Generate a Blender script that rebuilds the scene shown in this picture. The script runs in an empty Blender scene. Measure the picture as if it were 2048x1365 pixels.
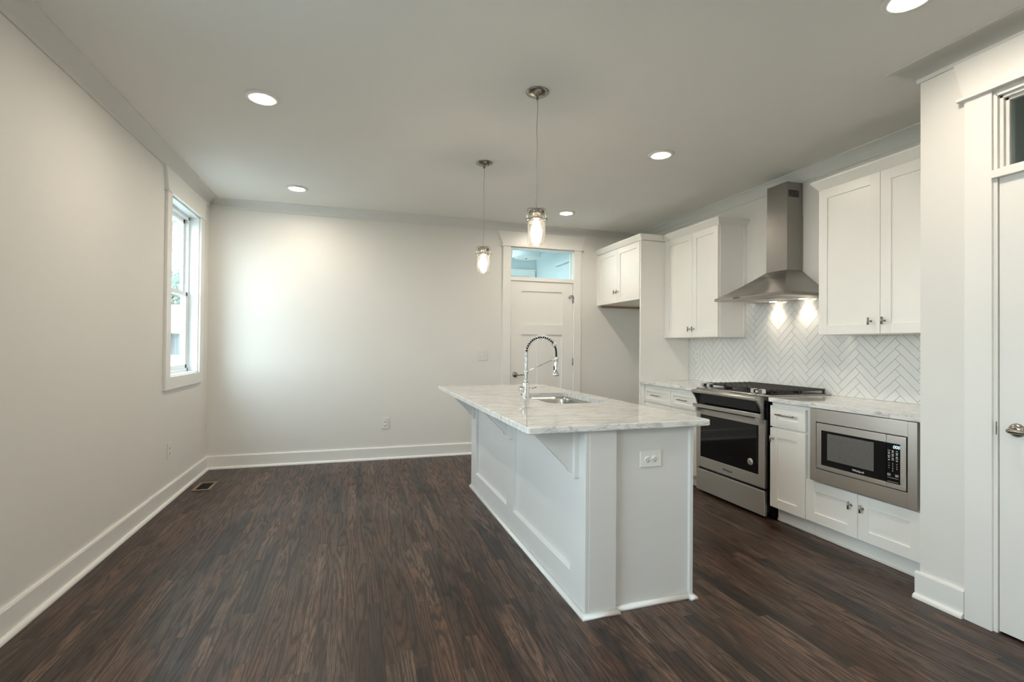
import bpy, bmesh, math, random
from math import pi, sin, cos, radians, sqrt
from mathutils import Matrix, Vector

random.seed(7)
scene = bpy.context.scene
COL = scene.collection

# ------------------------------------------------------------------ camera
F_PX, YAW, PITCH, ROLL, CAM_Z = 993.99, 0.30353, 0.00885, 0.00824, 1.28318
cam_data = bpy.data.cameras.new('camera')
cam_data.sensor_width = 36.0
cam_data.lens = 36.0 * F_PX / 2048.0
cam_data.clip_start = 0.02
cam = bpy.data.objects.new('camera', cam_data)
COL.objects.link(cam)
hf = Vector((sin(YAW), cos(YAW), 0)); hr = Vector((cos(YAW), -sin(YAW), 0)); zz = Vector((0, 0, 1))
fw = hf * cos(PITCH) + zz * sin(PITCH); upv = zz * cos(PITCH) - hf * sin(PITCH)
rt = hr * cos(ROLL) + upv * sin(ROLL); up2 = upv * cos(ROLL) - hr * sin(ROLL)
cam.matrix_world = Matrix(((rt.x, up2.x, -fw.x, 0), (rt.y, up2.y, -fw.y, 0), (rt.z, up2.z, -fw.z, CAM_Z), (0, 0, 0, 1)))
scene.camera = cam

# ------------------------------------------------------------------ view, world and daylight
scene.view_settings.view_transform = 'Standard'
scene.view_settings.look = 'None'
scene.view_settings.gamma = 1.0
scene.view_settings.use_curve_mapping = False
scene.view_settings.exposure = 0.56
try:
    scene.cycles.use_denoising = True
    scene.cycles.denoiser = 'OPENIMAGEDENOISE'
    scene.cycles.max_bounces = 14
    scene.cycles.diffuse_bounces = 8
    scene.cycles.glossy_bounces = 5
    scene.cycles.transparent_max_bounces = 24
    scene.cycles.sample_clamp_indirect = 6.0
    scene.cycles.caustics_reflective = False
    scene.cycles.caustics_refractive = False
except Exception:
    pass

world = bpy.data.worlds.new('overcast_sky'); scene.world = world
world.use_nodes = True
wn = world.node_tree.nodes; wl = world.node_tree.links
bgn = wn['Background']
tcw = wn.new('ShaderNodeTexCoord'); sepw = wn.new('ShaderNodeSeparateXYZ'); rw = wn.new('ShaderNodeValToRGB')
wl.new(tcw.outputs['Generated'], sepw.inputs[0]); wl.new(sepw.outputs['Z'], rw.inputs[0])
rw.color_ramp.elements[0].position = 0.0; rw.color_ramp.elements[0].color = (0.87, 0.95, 1.0, 1)
rw.color_ramp.elements[1].position = 0.7; rw.color_ramp.elements[1].color = (0.70, 0.87, 1.0, 1)
wl.new(rw.outputs[0], bgn.inputs['Color'])
bgn.inputs['Strength'].default_value = 9.0

DAY = (0.66, 0.86, 1.0)
WARM = (1.0, 0.875, 0.735)
LAMP_E = 190.0        # emission of the recessed lamp lenses
BULB_E = 60.0        # emission of the pendant bulbs


def sky_portal(loc, rot, sx, sy):
    """guides the sky's own light through one window opening"""
    l = bpy.data.lights.new('sky_portal', 'AREA'); l.shape = 'RECTANGLE'; l.size = sx; l.size_y = sy
    l.cycles.is_portal = True
    o = bpy.data.objects.new('sky_portal', l); COL.objects.link(o); o.location = loc; o.rotation_euler = rot


sky_portal((-1.60, 5.02, 1.742), (0, radians(-90), 0), 1.48, 0.79)
sky_portal((-1.60, 1.05, 1.5), (0, radians(-90), 0), 1.7, 1.6)
sky_portal((-0.5, -3.41, 1.5), (radians(90), 0, 0), 0.8, 1.2)
hl_ = bpy.data.lights.new('hall_daylight_lamp', 'AREA'); hl_.shape = 'RECTANGLE'; hl_.size = 1.3; hl_.size_y = 1.3  # area lamp added outside the unseen hall opening to imitate bluish daylight
hl_.energy = 5.5; hl_.color = (0.78, 0.95, 1.0)
ho_ = bpy.data.objects.new('hall_daylight_lamp', hl_); COL.objects.link(ho_); ho_.location = (0.55, 6.97, 1.9); ho_.rotation_euler = (0, radians(-90), 0)

# ------------------------------------------------------------------ materials
def nodes_of(name):
    m = bpy.data.materials.new(name); m.use_nodes = True
    nt = m.node_tree
    return m, nt, nt.nodes['Principled BSDF']


def paint(name, col, rough=0.55, bump=0.02, scale=220.0, var=0.02, coat=0.0):
    m, nt, b = nodes_of(name)
    n = nt.nodes; l = nt.links
    tc = n.new('ShaderNodeTexCoord')
    no = n.new('ShaderNodeTexNoise'); no.inputs['Scale'].default_value = 3.0; no.inputs['Detail'].default_value = 3
    l.new(tc.outputs['Object'], no.inputs['Vector'])
    mx = n.new('ShaderNodeMix'); mx.data_type = 'RGBA'
    mx.inputs['A'].default_value = (*[c * (1 - var) for c in col], 1)
    mx.inputs['B'].default_value = (*[min(1, c * (1 + var)) for c in col], 1)
    l.new(no.outputs['Fac'], mx.inputs['Factor']); l.new(mx.outputs['Result'], b.inputs['Base Color'])
    b.inputs['Roughness'].default_value = rough
    b.inputs['Coat Weight'].default_value = coat
    if bump:
        n2 = n.new('ShaderNodeTexNoise'); n2.inputs['Scale'].default_value = scale; n2.inputs['Detail'].default_value = 2
        l.new(tc.outputs['Object'], n2.inputs['Vector'])
        bp = n.new('ShaderNodeBump'); bp.inputs['Strength'].default_value = bump; bp.inputs['Distance'].default_value = 0.002
        l.new(n2.outputs['Fac'], bp.inputs['Height']); l.new(bp.outputs['Normal'], b.inputs['Normal'])
    return m


def metal(name, col, rough=0.3, axis=None, var=0.06, aniso=0.0):
    m, nt, b = nodes_of(name)
    n = nt.nodes; l = nt.links
    b.inputs['Metallic'].default_value = 1.0
    tc = n.new('ShaderNodeTexCoord'); mp = n.new('ShaderNodeMapping')
    sc = {'y': (260, 3, 260), 'z': (260, 260, 3), 'x': (3, 260, 260), None: (30, 30, 30)}[axis]
    mp.inputs['Scale'].default_value = sc
    no = n.new('ShaderNodeTexNoise'); no.inputs['Scale'].default_value = 1.0; no.inputs['Detail'].default_value = 4
    l.new(tc.outputs['Object'], mp.inputs[0]); l.new(mp.outputs[0], no.inputs['Vector'])
    mr = n.new('ShaderNodeMapRange'); mr.inputs['To Min'].default_value = max(0.02, rough - var); mr.inputs['To Max'].default_value = rough + var
    l.new(no.outputs['Fac'], mr.inputs['Value']); l.new(mr.outputs[0], b.inputs['Roughness'])
    mx = n.new('ShaderNodeMix'); mx.data_type = 'RGBA'
    mx.inputs['A'].default_value = (*[c * 0.9 for c in col], 1); mx.inputs['B'].default_value = (*col, 1)
    l.new(no.outputs['Fac'], mx.inputs['Factor']); l.new(mx.outputs['Result'], b.inputs['Base Color'])
    if aniso:
        b.inputs['Anisotropic'].default_value = aniso
    return m


def plastic(name, col, rough=0.4, spec=0.5):
    m, nt, b = nodes_of(name)
    n = nt.nodes; l = nt.links
    tc = n.new('ShaderNodeTexCoord')
    no = n.new('ShaderNodeTexNoise'); no.inputs['Scale'].default_value = 60.0
    l.new(tc.outputs['Object'], no.inputs['Vector'])
    mr = n.new('ShaderNodeMapRange'); mr.inputs['To Min'].default_value = max(.01, rough - 0.03); mr.inputs['To Max'].default_value = rough + 0.03
    l.new(no.outputs['Fac'], mr.inputs['Value']); l.new(mr.outputs[0], b.inputs['Roughness'])
    b.inputs['Base Color'].default_value = (*col, 1)
    b.inputs['Specular IOR Level'].default_value = spec
    return m


def emit(name, col, s):
    m = bpy.data.materials.new(name); m.use_nodes = True
    nt = m.node_tree; nt.nodes.clear()
    e = nt.nodes.new('ShaderNodeEmission'); o = nt.nodes.new('ShaderNodeOutputMaterial')
    e.inputs['Color'].default_value = (*col, 1); e.inputs['Strength'].default_value = s
    nt.links.new(e.outputs[0], o.inputs[0])
    return m


def pane(name, tint=(1, 1, 1), refl=1.0):
    """thin clear glass: transparent with fresnel reflection"""
    m = bpy.data.materials.new(name); m.use_nodes = True
    nt = m.node_tree; nt.nodes.clear(); n = nt.nodes
    o = n.new('ShaderNodeOutputMaterial'); mx = n.new('ShaderNodeMixShader')
    t = n.new('ShaderNodeBsdfTransparent'); g = n.new('ShaderNodeBsdfGlossy'); fr = n.new('ShaderNodeLayerWeight'); fr.inputs['Blend'].default_value = 0.5
    pw_ = n.new('ShaderNodeMath'); pw_.operation = 'POWER'; pw_.inputs[1].default_value = 4.0
    ad_ = n.new('ShaderNodeMath'); ad_.operation = 'MULTIPLY_ADD'; ad_.inputs[1].default_value = 0.9; ad_.inputs[2].default_value = 0.045
    nt.links.new(fr.outputs['Facing'], pw_.inputs[0]); nt.links.new(pw_.outputs[0], ad_.inputs[0])
    t.inputs['Color'].default_value = (*tint, 1); g.inputs['Roughness'].default_value = 0.02
    mt = n.new('ShaderNodeMath'); mt.operation = 'MULTIPLY'; mt.inputs[1].default_value = refl
    mt.use_clamp = True
    nt.links.new(ad_.outputs[0], mt.inputs[0]); nt.links.new(mt.outputs[0], mx.inputs[0])
    nt.links.new(t.outputs[0], mx.inputs[1]); nt.links.new(g.outputs[0], mx.inputs[2]); nt.links.new(mx.outputs[0], o.inputs[0])
    return m


def brushed(name, col, rough, rot):
    """steel with a brushed finish: highlights smear across the brush lines"""
    m = metal(name, col, rough, 'y', 0.03)
    b = m.node_tree.nodes['Principled BSDF']
    tg = m.node_tree.nodes.new('ShaderNodeTangent'); tg.direction_type = 'RADIAL'; tg.axis = 'Z'
    m.node_tree.links.new(tg.outputs[0], b.inputs['Tangent'])
    b.inputs['Anisotropic'].default_value = 0.88; b.inputs['Anisotropic Rotation'].default_value = rot
    return m


def wood_floor():
    m, nt, b = nodes_of('dark_oak_floor')
    n = nt.nodes; l = nt.links

    def math_(op, a, bb=None, c=None):
        x = n.new('ShaderNodeMath'); x.operation = op
        for i, v in enumerate((a, bb, c)):
            if v is None: continue
            if isinstance(v, (int, float)): x.inputs[i].default_value = v
            else: l.new(v, x.inputs[i])
        return x.outputs[0]

    def comb(x, y, z):
        c = n.new('ShaderNodeCombineXYZ')
        for i, v in enumerate((x, y, z)):
            if isinstance(v, (int, float)): c.inputs[i].default_value = v
            else: l.new(v, c.inputs[i])
        return c.outputs[0]

    def white(v):
        w = n.new('ShaderNodeTexWhiteNoise'); w.noise_dimensions = '3D'; l.new(v, w.inputs['Vector']); return w

    def noise(v, sc, det=3.0, dist=0.0, rough=0.5):
        t = n.new('ShaderNodeTexNoise'); l.new(v, t.inputs['Vector'])
        t.inputs['Scale'].default_value = sc; t.inputs['Detail'].default_value = det
        t.inputs['Distortion'].default_value = dist; t.inputs['Roughness'].default_value = rough
        return t.outputs['Fac']

    def ramp(v, stops):
        r = n.new('ShaderNodeValToRGB'); l.new(v, r.inputs[0])
        e = r.color_ramp.elements
        while len(e) < len(stops): e.new(0.5)
        for i, (p, c) in enumerate(stops):
            e[i].position = p; e[i].color = (*c, 1)
        return r.outputs[0]

    def mixc(f, a, bb, mode='MIX'):
        x = n.new('ShaderNodeMix'); x.data_type = 'RGBA'; x.blend_type = mode
        for s, v in (('Factor', f), ('A', a), ('B', bb)):
            if isinstance(v, (int, float)): x.inputs[s].default_value = v
            elif isinstance(v, tuple): x.inputs[s].default_value = (*v, 1)
            else: l.new(v, x.inputs[s])
        return x.outputs['Result']

    tc = n.new('ShaderNodeTexCoord'); sp = n.new('ShaderNodeSeparateXYZ'); l.new(tc.outputs['Object'], sp.inputs[0])
    X, Y = sp.outputs['X'], sp.outputs['Y']
    PW = 0.0572
    xr = math_('DIVIDE', math_('ADD', X, 10.0), PW)
    row = math_('FLOOR', xr); fx = math_('SUBTRACT', xr, row)
    wr = white(comb(row, 3.7, 1.3)); sr = n.new('ShaderNodeSeparateColor'); l.new(wr.outputs['Color'], sr.inputs[0])
    plen = math_('MULTIPLY_ADD', sr.outputs[0], 0.55, 0.55)
    yy = math_('DIVIDE', math_('ADD', math_('ADD', Y, 20.0), math_('MULTIPLY', sr.outputs[1], 9.0)), plen)
    pi_ = math_('FLOOR', yy); fy = math_('SUBTRACT', yy, pi_)
    wp = white(comb(row, pi_, 5.5)); s2 = n.new('ShaderNodeSeparateColor'); l.new(wp.outputs['Color'], s2.inputs[0])
    r1, r2, r3 = s2.outputs[0], s2.outputs[1], s2.outputs[2]
    # cathedral grain: contour lines of a stretched noise, different in every board
    gx = math_('MULTIPLY', X, math_('MULTIPLY_ADD', r3, 9.0, 7.0))
    gv = comb(gx, math_('MULTIPLY', Y, 0.62), math_('MULTIPLY', r1, 60.0))
    g0 = noise(gv, 1.2, 2.0, 0.1, 0.42)
    bands = math_('SINE', math_('MULTIPLY', g0, 78.0))
    bfac = math_('POWER', math_('MULTIPLY_ADD', bands, 0.5, 0.5), 1.7)
    # straight fibres and open pores
    fib = noise(comb(math_('MULTIPLY', X, 230.0), math_('MULTIPLY', Y, 5.0), r1), 1.0, 3.0, 0.0, 0.6)
    pore = noise(comb(math_('MULTIPLY', X, 420.0), math_('MULTIPLY', Y, 16.0), r2), 1.0, 2.0, 0.0, 0.5)
    blot = noise(comb(math_('MULTIPLY', X, 7.0), math_('MULTIPLY', Y, 2.6), math_('MULTIPLY', r2, 30.0)), 1.0, 4.0, 0.8, 0.6)
    base = ramp(r1, [(0.0, (0.022, 0.012, 0.009)), (0.25, (0.070, 0.038, 0.025)), (0.7, (0.125, 0.070, 0.045)), (1.0, (0.22, 0.130, 0.086))])
    base = mixc(math_('MULTIPLY', math_('MAXIMUM', math_('SUBTRACT', r2, 0.35), 0.0), 0.9), base, (0.17, 0.070, 0.034))
    dark = mixc(bfac, base, mixc(0.72, base, (0.010, 0.0065, 0.005)))
    dark = mixc(ramp(fib, [(0.36, (0, 0, 0)), (0.68, (1, 1, 1))]), mixc(0.40, dark, (0.006, 0.004, 0.0035)), dark)
    dark = mixc(ramp(pore, [(0.36, (1, 1, 1)), (0.46, (0, 0, 0))]), dark, (0.010, 0.007, 0.006))
    dark = mixc(ramp(blot, [(0.28, (1, 1, 1)), (0.56, (0, 0, 0))]), dark, mixc(0.58, dark, (0.009, 0.006, 0.005)))
    big = noise(comb(math_('MULTIPLY', X, 1.1), math_('MULTIPLY', Y, 0.9), 2.0), 1.0, 3.0, 0.5, 0.55)
    # seams
    ex = math_('MINIMUM', fx, math_('SUBTRACT', 1.0, fx))
    ey = math_('MULTIPLY', math_('MINIMUM', fy, math_('SUBTRACT', 1.0, fy)), math_('DIVIDE', plen, PW))
    edge = math_('MINIMUM', ex, ey)
    seam = ramp(edge, [(0.0, (0, 0, 0)), (0.032, (1, 1, 1))])
    colr = mixc(seam, (0.006, 0.004, 0.003), dark)
    l.new(colr, b.inputs['Base Color'])
    rr = n.new('ShaderNodeMapRange'); l.new(big, rr.inputs['Value'])
    rr.inputs['From Min'].default_value = 0.3; rr.inputs['From Max'].default_value = 0.7
    rr.inputs['To Min'].default_value = 0.28; rr.inputs['To Max'].default_value = 0.42
    rg = math_('MULTIPLY_ADD', bfac, 0.10, rr.outputs[0])
    l.new(rg, b.inputs['Roughness'])
    b.inputs['Specular IOR Level'].default_value = 0.46
    bp = n.new('ShaderNodeBump'); bp.inputs['Strength'].default_value = 0.25; bp.inputs['Distance'].default_value = 0.0012
    hgt = math_('ADD', math_('MULTIPLY', seam, 1.0), math_('MULTIPLY', fib, 0.5))
    hgt = math_('SUBTRACT', hgt, math_('MULTIPLY', bfac, 0.35))
    l.new(hgt, bp.inputs['Height']); l.new(bp.outputs['Normal'], b.inputs['Normal'])
    return m


def marble(name, along='x'):
    m, nt, b = nodes_of(name)
    n = nt.nodes; l = nt.links
    tc = n.new('ShaderNodeTexCoord')

    def stretched(sc, loc=(0, 0, 0), rot=0.0):
        mp = n.new('ShaderNodeMapping'); mp.inputs['Scale'].default_value = sc; mp.inputs['Location'].default_value = loc
        mp.inputs['Rotation'].default_value = (0, 0, rot)
        l.new(tc.outputs['Object'], mp.inputs[0]); return mp.outputs[0]

    def noise(v, s, d, dist=0.0, r=0.55):
        t = n.new('ShaderNodeTexNoise'); l.new(v, t.inputs['Vector']); t.inputs['Scale'].default_value = s
        t.inputs['Detail'].default_value = d; t.inputs['Distortion'].default_value = dist; t.inputs['Roughness'].default_value = r
        return t.outputs['Fac']

    def ramp(v, stops):
        r = n.new('ShaderNodeValToRGB'); l.new(v, r.inputs[0]); e = r.color_ramp.elements
        while len(e) < len(stops): e.new(0.5)
        for i, (p, c) in enumerate(stops):
            e[i].position = p; e[i].color = (*c, 1)
        return r.outputs[0]
    a, c = (2.0, 11.0) if along == 'x' else (11.0, 2.0)
    v1 = noise(stretched((a, c, 7), rot=radians(7)), 1.6, 7, 0.9, 0.62)
    v2 = noise(stretched((a * 2.2, c * 2.6, 16), (3, 1, 0), radians(-5)), 1.6, 6, 0.5, 0.6)
    v3 = noise(stretched((2, 2, 4), (7, 2, 0)), 1.1, 3, 0.3)
    vein = ramp(v1, [(0.48, (0, 0, 0)), (0.515, (1, 1, 1)), (0.545, (0, 0, 0))])
    cloud = ramp(v3, [(0.35, (0, 0, 0)), (0.75, (1, 1, 1))])
    fine = ramp(v2, [(0.5, (0, 0, 0)), (0.72, (1, 1, 1))])

    def mix(f, A, B):
        x = n.new('ShaderNodeMix'); x.data_type = 'RGBA'
        for s, v in (('Factor', f), ('A', A), ('B', B)):
            if isinstance(v, float): x.inputs[s].default_value = v
            elif isinstance(v, tuple): x.inputs[s].default_value = (*v, 1)
            else: l.new(v, x.inputs[s])
        return x.outputs['Result']

    def mul(A, B):
        x = n.new('ShaderNodeMath'); x.operation = 'MULTIPLY'
        l.new(A, x.inputs[0])
        if isinstance(B, float): x.inputs[1].default_value = B
        else: l.new(B, x.inputs[1])
        return x.outputs[0]
    c0 = mix(mul(cloud, 0.45), (0.80, 0.79, 0.765), (0.66, 0.655, 0.635))
    c1 = mix(mul(fine, 0.75), c0, (0.46, 0.45, 0.43))
    c2 = mix(mul(vein, 0.62), c1, (0.33, 0.325, 0.315))
    l.new(c2, b.inputs['Base Color'])
    b.inputs['Roughness'].default_value = 0.028
    b.inputs['Specular IOR Level'].default_value = 0.75
    return m


def raw_wood(name, c1=(0.42, 0.30, 0.17), c2=(0.30, 0.20, 0.11), sc=(60, 4, 60)):
    m, nt, b = nodes_of(name); n = nt.nodes; l = nt.links
    tc = n.new('ShaderNodeTexCoord'); mp = n.new('ShaderNodeMapping'); mp.inputs['Scale'].default_value = sc
    no = n.new('ShaderNodeTexNoise'); no.inputs['Detail'].default_value = 4; no.inputs['Scale'].default_value = 1.0
    l.new(tc.outputs['Object'], mp.inputs[0]); l.new(mp.outputs[0], no.inputs['Vector'])
    r = n.new('ShaderNodeValToRGB'); r.color_ramp.elements[0].color = (*c2, 1); r.color_ramp.elements[1].color = (*c1, 1)
    l.new(no.outputs['Fac'], r.inputs[0]); l.new(r.outputs[0], b.inputs['Base Color']); b.inputs['Roughness'].default_value = 0.6
    return m


def mesh_glass():
    """microwave window: dark glass over a fine perforated screen, lightened for a painted reflection"""
    m, nt, b = nodes_of('perforated_oven_window'); n = nt.nodes; l = nt.links
    tc = n.new('ShaderNodeTexCoord')
    vo = n.new('ShaderNodeTexVoronoi'); vo.inputs['Scale'].default_value = 520; vo.feature = 'F1'
    l.new(tc.outputs['Object'], vo.inputs['Vector'])
    r = n.new('ShaderNodeValToRGB'); r.color_ramp.elements[0].position = 0.25; r.color_ramp.elements[1].position = 0.6
    r.color_ramp.elements[0].color = (0.055, 0.05, 0.047, 1); r.color_ramp.elements[1].color = (0.22, 0.21, 0.20, 1)  # both tones raised to stand in for the room's reflection
    l.new(vo.outputs['Distance'], r.inputs[0]); l.new(r.outputs[0], b.inputs['Base Color'])
    b.inputs['Roughness'].default_value = 0.12; b.inputs['Metallic'].default_value = 0.25
    return m


M = {}
M['wall'] = paint('wall_paint', (0.76, 0.745, 0.705), 0.6, 0.05, 260)
M['ceil'] = paint('ceiling_paint', (0.79, 0.78, 0.75), 0.75, 0.06, 240)
M['crown'] = paint('crown_paint', (0.70, 0.692, 0.665), 0.55, 0.0)
M['trim'] = paint('trim_semigloss', (0.82, 0.81, 0.775), 0.32, 0.0)
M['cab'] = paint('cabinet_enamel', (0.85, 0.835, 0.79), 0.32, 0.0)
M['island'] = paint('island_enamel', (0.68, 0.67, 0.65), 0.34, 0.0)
M['hall'] = paint('hall_paint_daylight_tint', (0.58, 0.64, 0.64), 0.7, 0.0)  # cool tint of the hall's daylight mixed into the paint colour
M['floor'] = wood_floor()
M['marble'] = marble('white_marble', 'x')
M['marble2'] = marble('white_marble_counter', 'y')
M['steel'] = brushed('brushed_steel', (0.60, 0.58, 0.55), 0.40, 0.25)
M['steelhood'] = brushed('hood_steel', (0.40, 0.38, 0.355), 0.34, 0.25)
M['steelv'] = metal('brushed_steel_upright', (0.33, 0.312, 0.29), 0.33, 'z')
M['sinksteel'] = metal('sink_steel', (0.50, 0.48, 0.45), 0.26, 'x')
M['chrome'] = metal('chrome', (0.82, 0.84, 0.85), 0.07, None, 0.02)
M['nickel'] = metal('brushed_nickel', (0.36, 0.33, 0.29), 0.28, None)
M['pull'] = metal('satin_nickel_pull', (0.34, 0.32, 0.29), 0.34, None)
M['blackglass'] = plastic('black_glass', (0.004, 0.004, 0.005), 0.04, 0.38)
M['black'] = plastic('black_enamel', (0.008, 0.008, 0.008), 0.28)
M['iron'] = plastic('cast_iron', (0.022, 0.019, 0.017), 0.38, 0.6)
M['rubber'] = plastic('black_rubber', (0.01, 0.01, 0.01), 0.6)
M['white'] = plastic('white_plastic', (0.76, 0.745, 0.71), 0.35)
M['slot'] = plastic('dark_slot', (0.03, 0.028, 0.025), 0.6)
M['tile'] = plastic('white_glazed_tile', (0.76, 0.765, 0.75), 0.10, 0.55)
M['grout'] = paint('grey_grout', (0.30, 0.295, 0.28), 0.8, 0.0)
M['lens'] = emit('lit_lens', WARM, LAMP_E)
M['bulb'] = emit('lit_bulb', (1.0, 0.83, 0.62), BULB_E)
M['hoodlens'] = emit('hood_lamp_lens', (1.0, 0.82, 0.62), 14.0)
M['digits'] = emit('display_digits', (0.62, 0.85, 1.0), 1.1)
M['print'] = plastic('white_printing', (0.75, 0.75, 0.75), 0.5)
M['darkprint'] = plastic('dark_printing', (0.02, 0.02, 0.02), 0.5)
M['glass'] = pane('window_glass', (0.96, 1.0, 1.0), 0.8)
M['transom'] = pane('transom_glass', (0.93, 0.99, 1.0), 0.6)
M['jar'] = pane('clear_jar_glass', (0.985, 0.985, 0.975), 0.8)
_nt = M['jar'].node_tree; _out = [q for q in _nt.nodes if q.type == 'OUTPUT_MATERIAL'][0]; _src = _out.inputs[0].links[0].from_socket
_tr = _nt.nodes.new('ShaderNodeBsdfTranslucent'); _tr.inputs['Color'].default_value = (1, .97, .93, 1)
_ms = _nt.nodes.new('ShaderNodeMixShader'); _ms.inputs[0].default_value = 0.006
_nt.links.new(_src, _ms.inputs[1]); _nt.links.new(_tr.outputs[0], _ms.inputs[2]); _nt.links.new(_ms.outputs[0], _out.inputs[0])
M['rawwood'] = raw_wood('raw_plywood')
M['ventwood'] = raw_wood('vent_wood', (0.30, 0.20, 0.13), (0.20, 0.13, 0.085))
M['mwglass'] = mesh_glass()
M['vinyl'] = plastic('white_vinyl', (0.80, 0.84, 0.85), 0.35)
M['fabric'] = paint('lamp_shade_fabric', (0.75, 0.8, 0.8), 0.8, 0.05, 500)
M['siding'] = paint('grey_siding', (0.12, 0.13, 0.135), 0.8, 0.1, 30)
M['shingle'] = paint('pale_shingles', (0.20, 0.19, 0.185), 0.9, 0.4, 25, 0.12)
M['yard'] = paint('pale_dry_ground', (0.30, 0.295, 0.27), 0.95, 0.2, 8, 0.1)
M['leaf'] = paint('leaf_green', (0.12, 0.18, 0.12), 0.7, 0.0, var=0.4)
M['bark'] = paint('bark', (0.16, 0.13, 0.11), 0.9, 0.3, 40, 0.2)
M['plumbcord'] = plastic('clear_lamp_cord', (0.45, 0.42, 0.38), 0.3)

# ------------------------------------------------------------------ mesh helpers
def NB(): return bmesh.new()


def box(bm, x0, x1, y0, y1, z0, z1, bev=0.0, seg=1):
    t = bmesh.new()
    r = bmesh.ops.create_cube(t, size=1.0)
    for v in t.verts:
        v.co = Vector(((x0 + x1) / 2 + v.co.x * (x1 - x0), (y0 + y1) / 2 + v.co.y * (y1 - y0), (z0 + z1) / 2 + v.co.z * (z1 - z0)))
    if bev > 0:
        bmesh.ops.bevel(t, geom=t.edges[:], offset=bev, segments=seg, affect='EDGES', profile=0.5)
    merge(bm, t)


def merge(bm, t, mat=None):
    vm = {}
    for v in t.verts: vm[v] = bm.verts.new(mat @ v.co if mat else v.co)
    for f in t.faces:
        try:
            nf = bm.faces.new([vm[v] for v in f.verts]); nf.smooth = f.smooth
        except ValueError: pass
    t.free()


def prism(bm, pts, axis, a0, a1, smooth=False):
    """extrude a closed 2D outline: axis x -> pts are (y,z), y -> (x,z), z -> (x,y)"""
    def P(p, a):
        return {'x': (a, p[0], p[1]), 'y': (p[0], a, p[1]), 'z': (p[0], p[1], a)}[axis]
    A = [bm.verts.new(P(p, a0)) for p in pts]; B = [bm.verts.new(P(p, a1)) for p in pts]
    k = len(pts)
    for i in range(k):
        f = bm.faces.new((A[i], A[(i + 1) % k], B[(i + 1) % k], B[i])); f.smooth = smooth
    bm.faces.new(A[::-1]); bm.faces.new(B)


def tube(bm, pts, r, seg=10, cap=True):
    pts = [Vector(p) for p in pts]; rings = []
    rad = r if isinstance(r, (list, tuple)) else [r] * len(pts)
    prev = None
    for i, p in enumerate(pts):
        a = pts[max(i - 1, 0)]; b = pts[min(i + 1, len(pts) - 1)]
        t = (b - a).normalized()
        if prev is None:
            ref = Vector((0, 0, 1)) if abs(t.z) < 0.9 else Vector((1, 0, 0))
            u = t.cross(ref).normalized()
        else:
            u = (prev - t * prev.dot(t)).normalized()
        prev = u; w = t.cross(u)
        rings.append([bm.verts.new(p + (u * cos(2 * pi * k / seg) + w * sin(2 * pi * k / seg)) * rad[i]) for k in range(seg)])
    for i in range(len(rings) - 1):
        for k in range(seg):
            f = bm.faces.new((rings[i][k], rings[i][(k + 1) % seg], rings[i + 1][(k + 1) % seg], rings[i + 1][k])); f.smooth = True
    if cap:
        bm.faces.new(rings[0][::-1]); bm.faces.new(rings[-1])


def lathe(bm, c, prof, seg=32, axis='z', smooth=True, close=False):
    """revolve (r, h) about an axis through c"""
    c = Vector(c); rings = []

    def P(r, h, a):
        if axis == 'z': return c + Vector((r * cos(a), r * sin(a), h))
        if axis == 'x': return c + Vector((h, r * cos(a), r * sin(a)))
        return c + Vector((r * cos(a), h, r * sin(a)))
    for r, h in prof:
        if r < 1e-6: rings.append([bm.verts.new(P(0, h, 0))])
        else: rings.append([bm.verts.new(P(r, h, 2 * pi * k / seg)) for k in range(seg)])
    rng = range(len(rings) if close else len(rings) - 1)
    for i in rng:
        A, B = rings[i], rings[(i + 1) % len(rings)]
        for k in range(seg):
            k2 = (k + 1) % seg
            if len(A) == 1 and len(B) == 1: continue
            if len(A) == 1: f = bm.faces.new((A[0], B[k2], B[k]))
            elif len(B) == 1: f = bm.faces.new((A[k], A[k2], B[0]))
            else: f = bm.faces.new((A[k], A[k2], B[k2], B[k]))
            f.smooth = smooth


WM = {}   # world matrix of every object made here


def tag(o, label=None, cat=None, group=None, kind=None):
    if label: o['label'] = label
    if cat: o['category'] = cat
    if group: o['group'] = group
    if kind: o['kind'] = kind
    return o


def thing(name, label, cat, loc=(0, 0, 0), rotz=0.0, group=None, kind=None):
    o = bpy.data.objects.new(name, None); COL.objects.link(o)
    o.empty_display_size = 0.1
    o.location = loc; o.rotation_euler = (0, 0, rotz)
    WM[o] = Matrix.Translation(Vector(loc)) @ Matrix.Rotation(rotz, 4, 'Z')
    return tag(o, label, cat, group, kind)


def G(name, bm, mat, parent=None, local=False, label=None, loc=None):
    """link one mesh; vertices are given in world space unless local"""
    bmesh.ops.recalc_face_normals(bm, faces=bm.faces[:])
    if parent is not None:
        W = WM[parent]
        if not local:
            inv = W.inverted()
            for v in bm.verts: v.co = inv @ v.co
    else:
        if loc is None: loc = (0, 0, 0)
        W = Matrix.Translation(Vector(loc))
        if not local:
            inv = W.inverted()
            for v in bm.verts: v.co = inv @ v.co
    me = bpy.data.meshes.new(name); bm.to_mesh(me); bm.free()
    me.materials.append(M[mat] if isinstance(mat, str) else mat)
    o = bpy.data.objects.new(name, me); COL.objects.link(o)
    if parent is not None: o.parent = parent
    else: o.location = W.translation
    WM[o] = W.copy()
    if label: o['label'] = label
    return o


def single(name, bm, mat, label, cat, loc, group=None, kind=None):
    return tag(G(name, bm, mat, None, loc=loc), label, cat, group, kind)


def structure(name, bm, mat, label=None, cat=None, loc=(0, 0, 0)):
    return tag(G(name, bm, mat, None, loc=loc), label, cat, None, 'structure')


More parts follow.
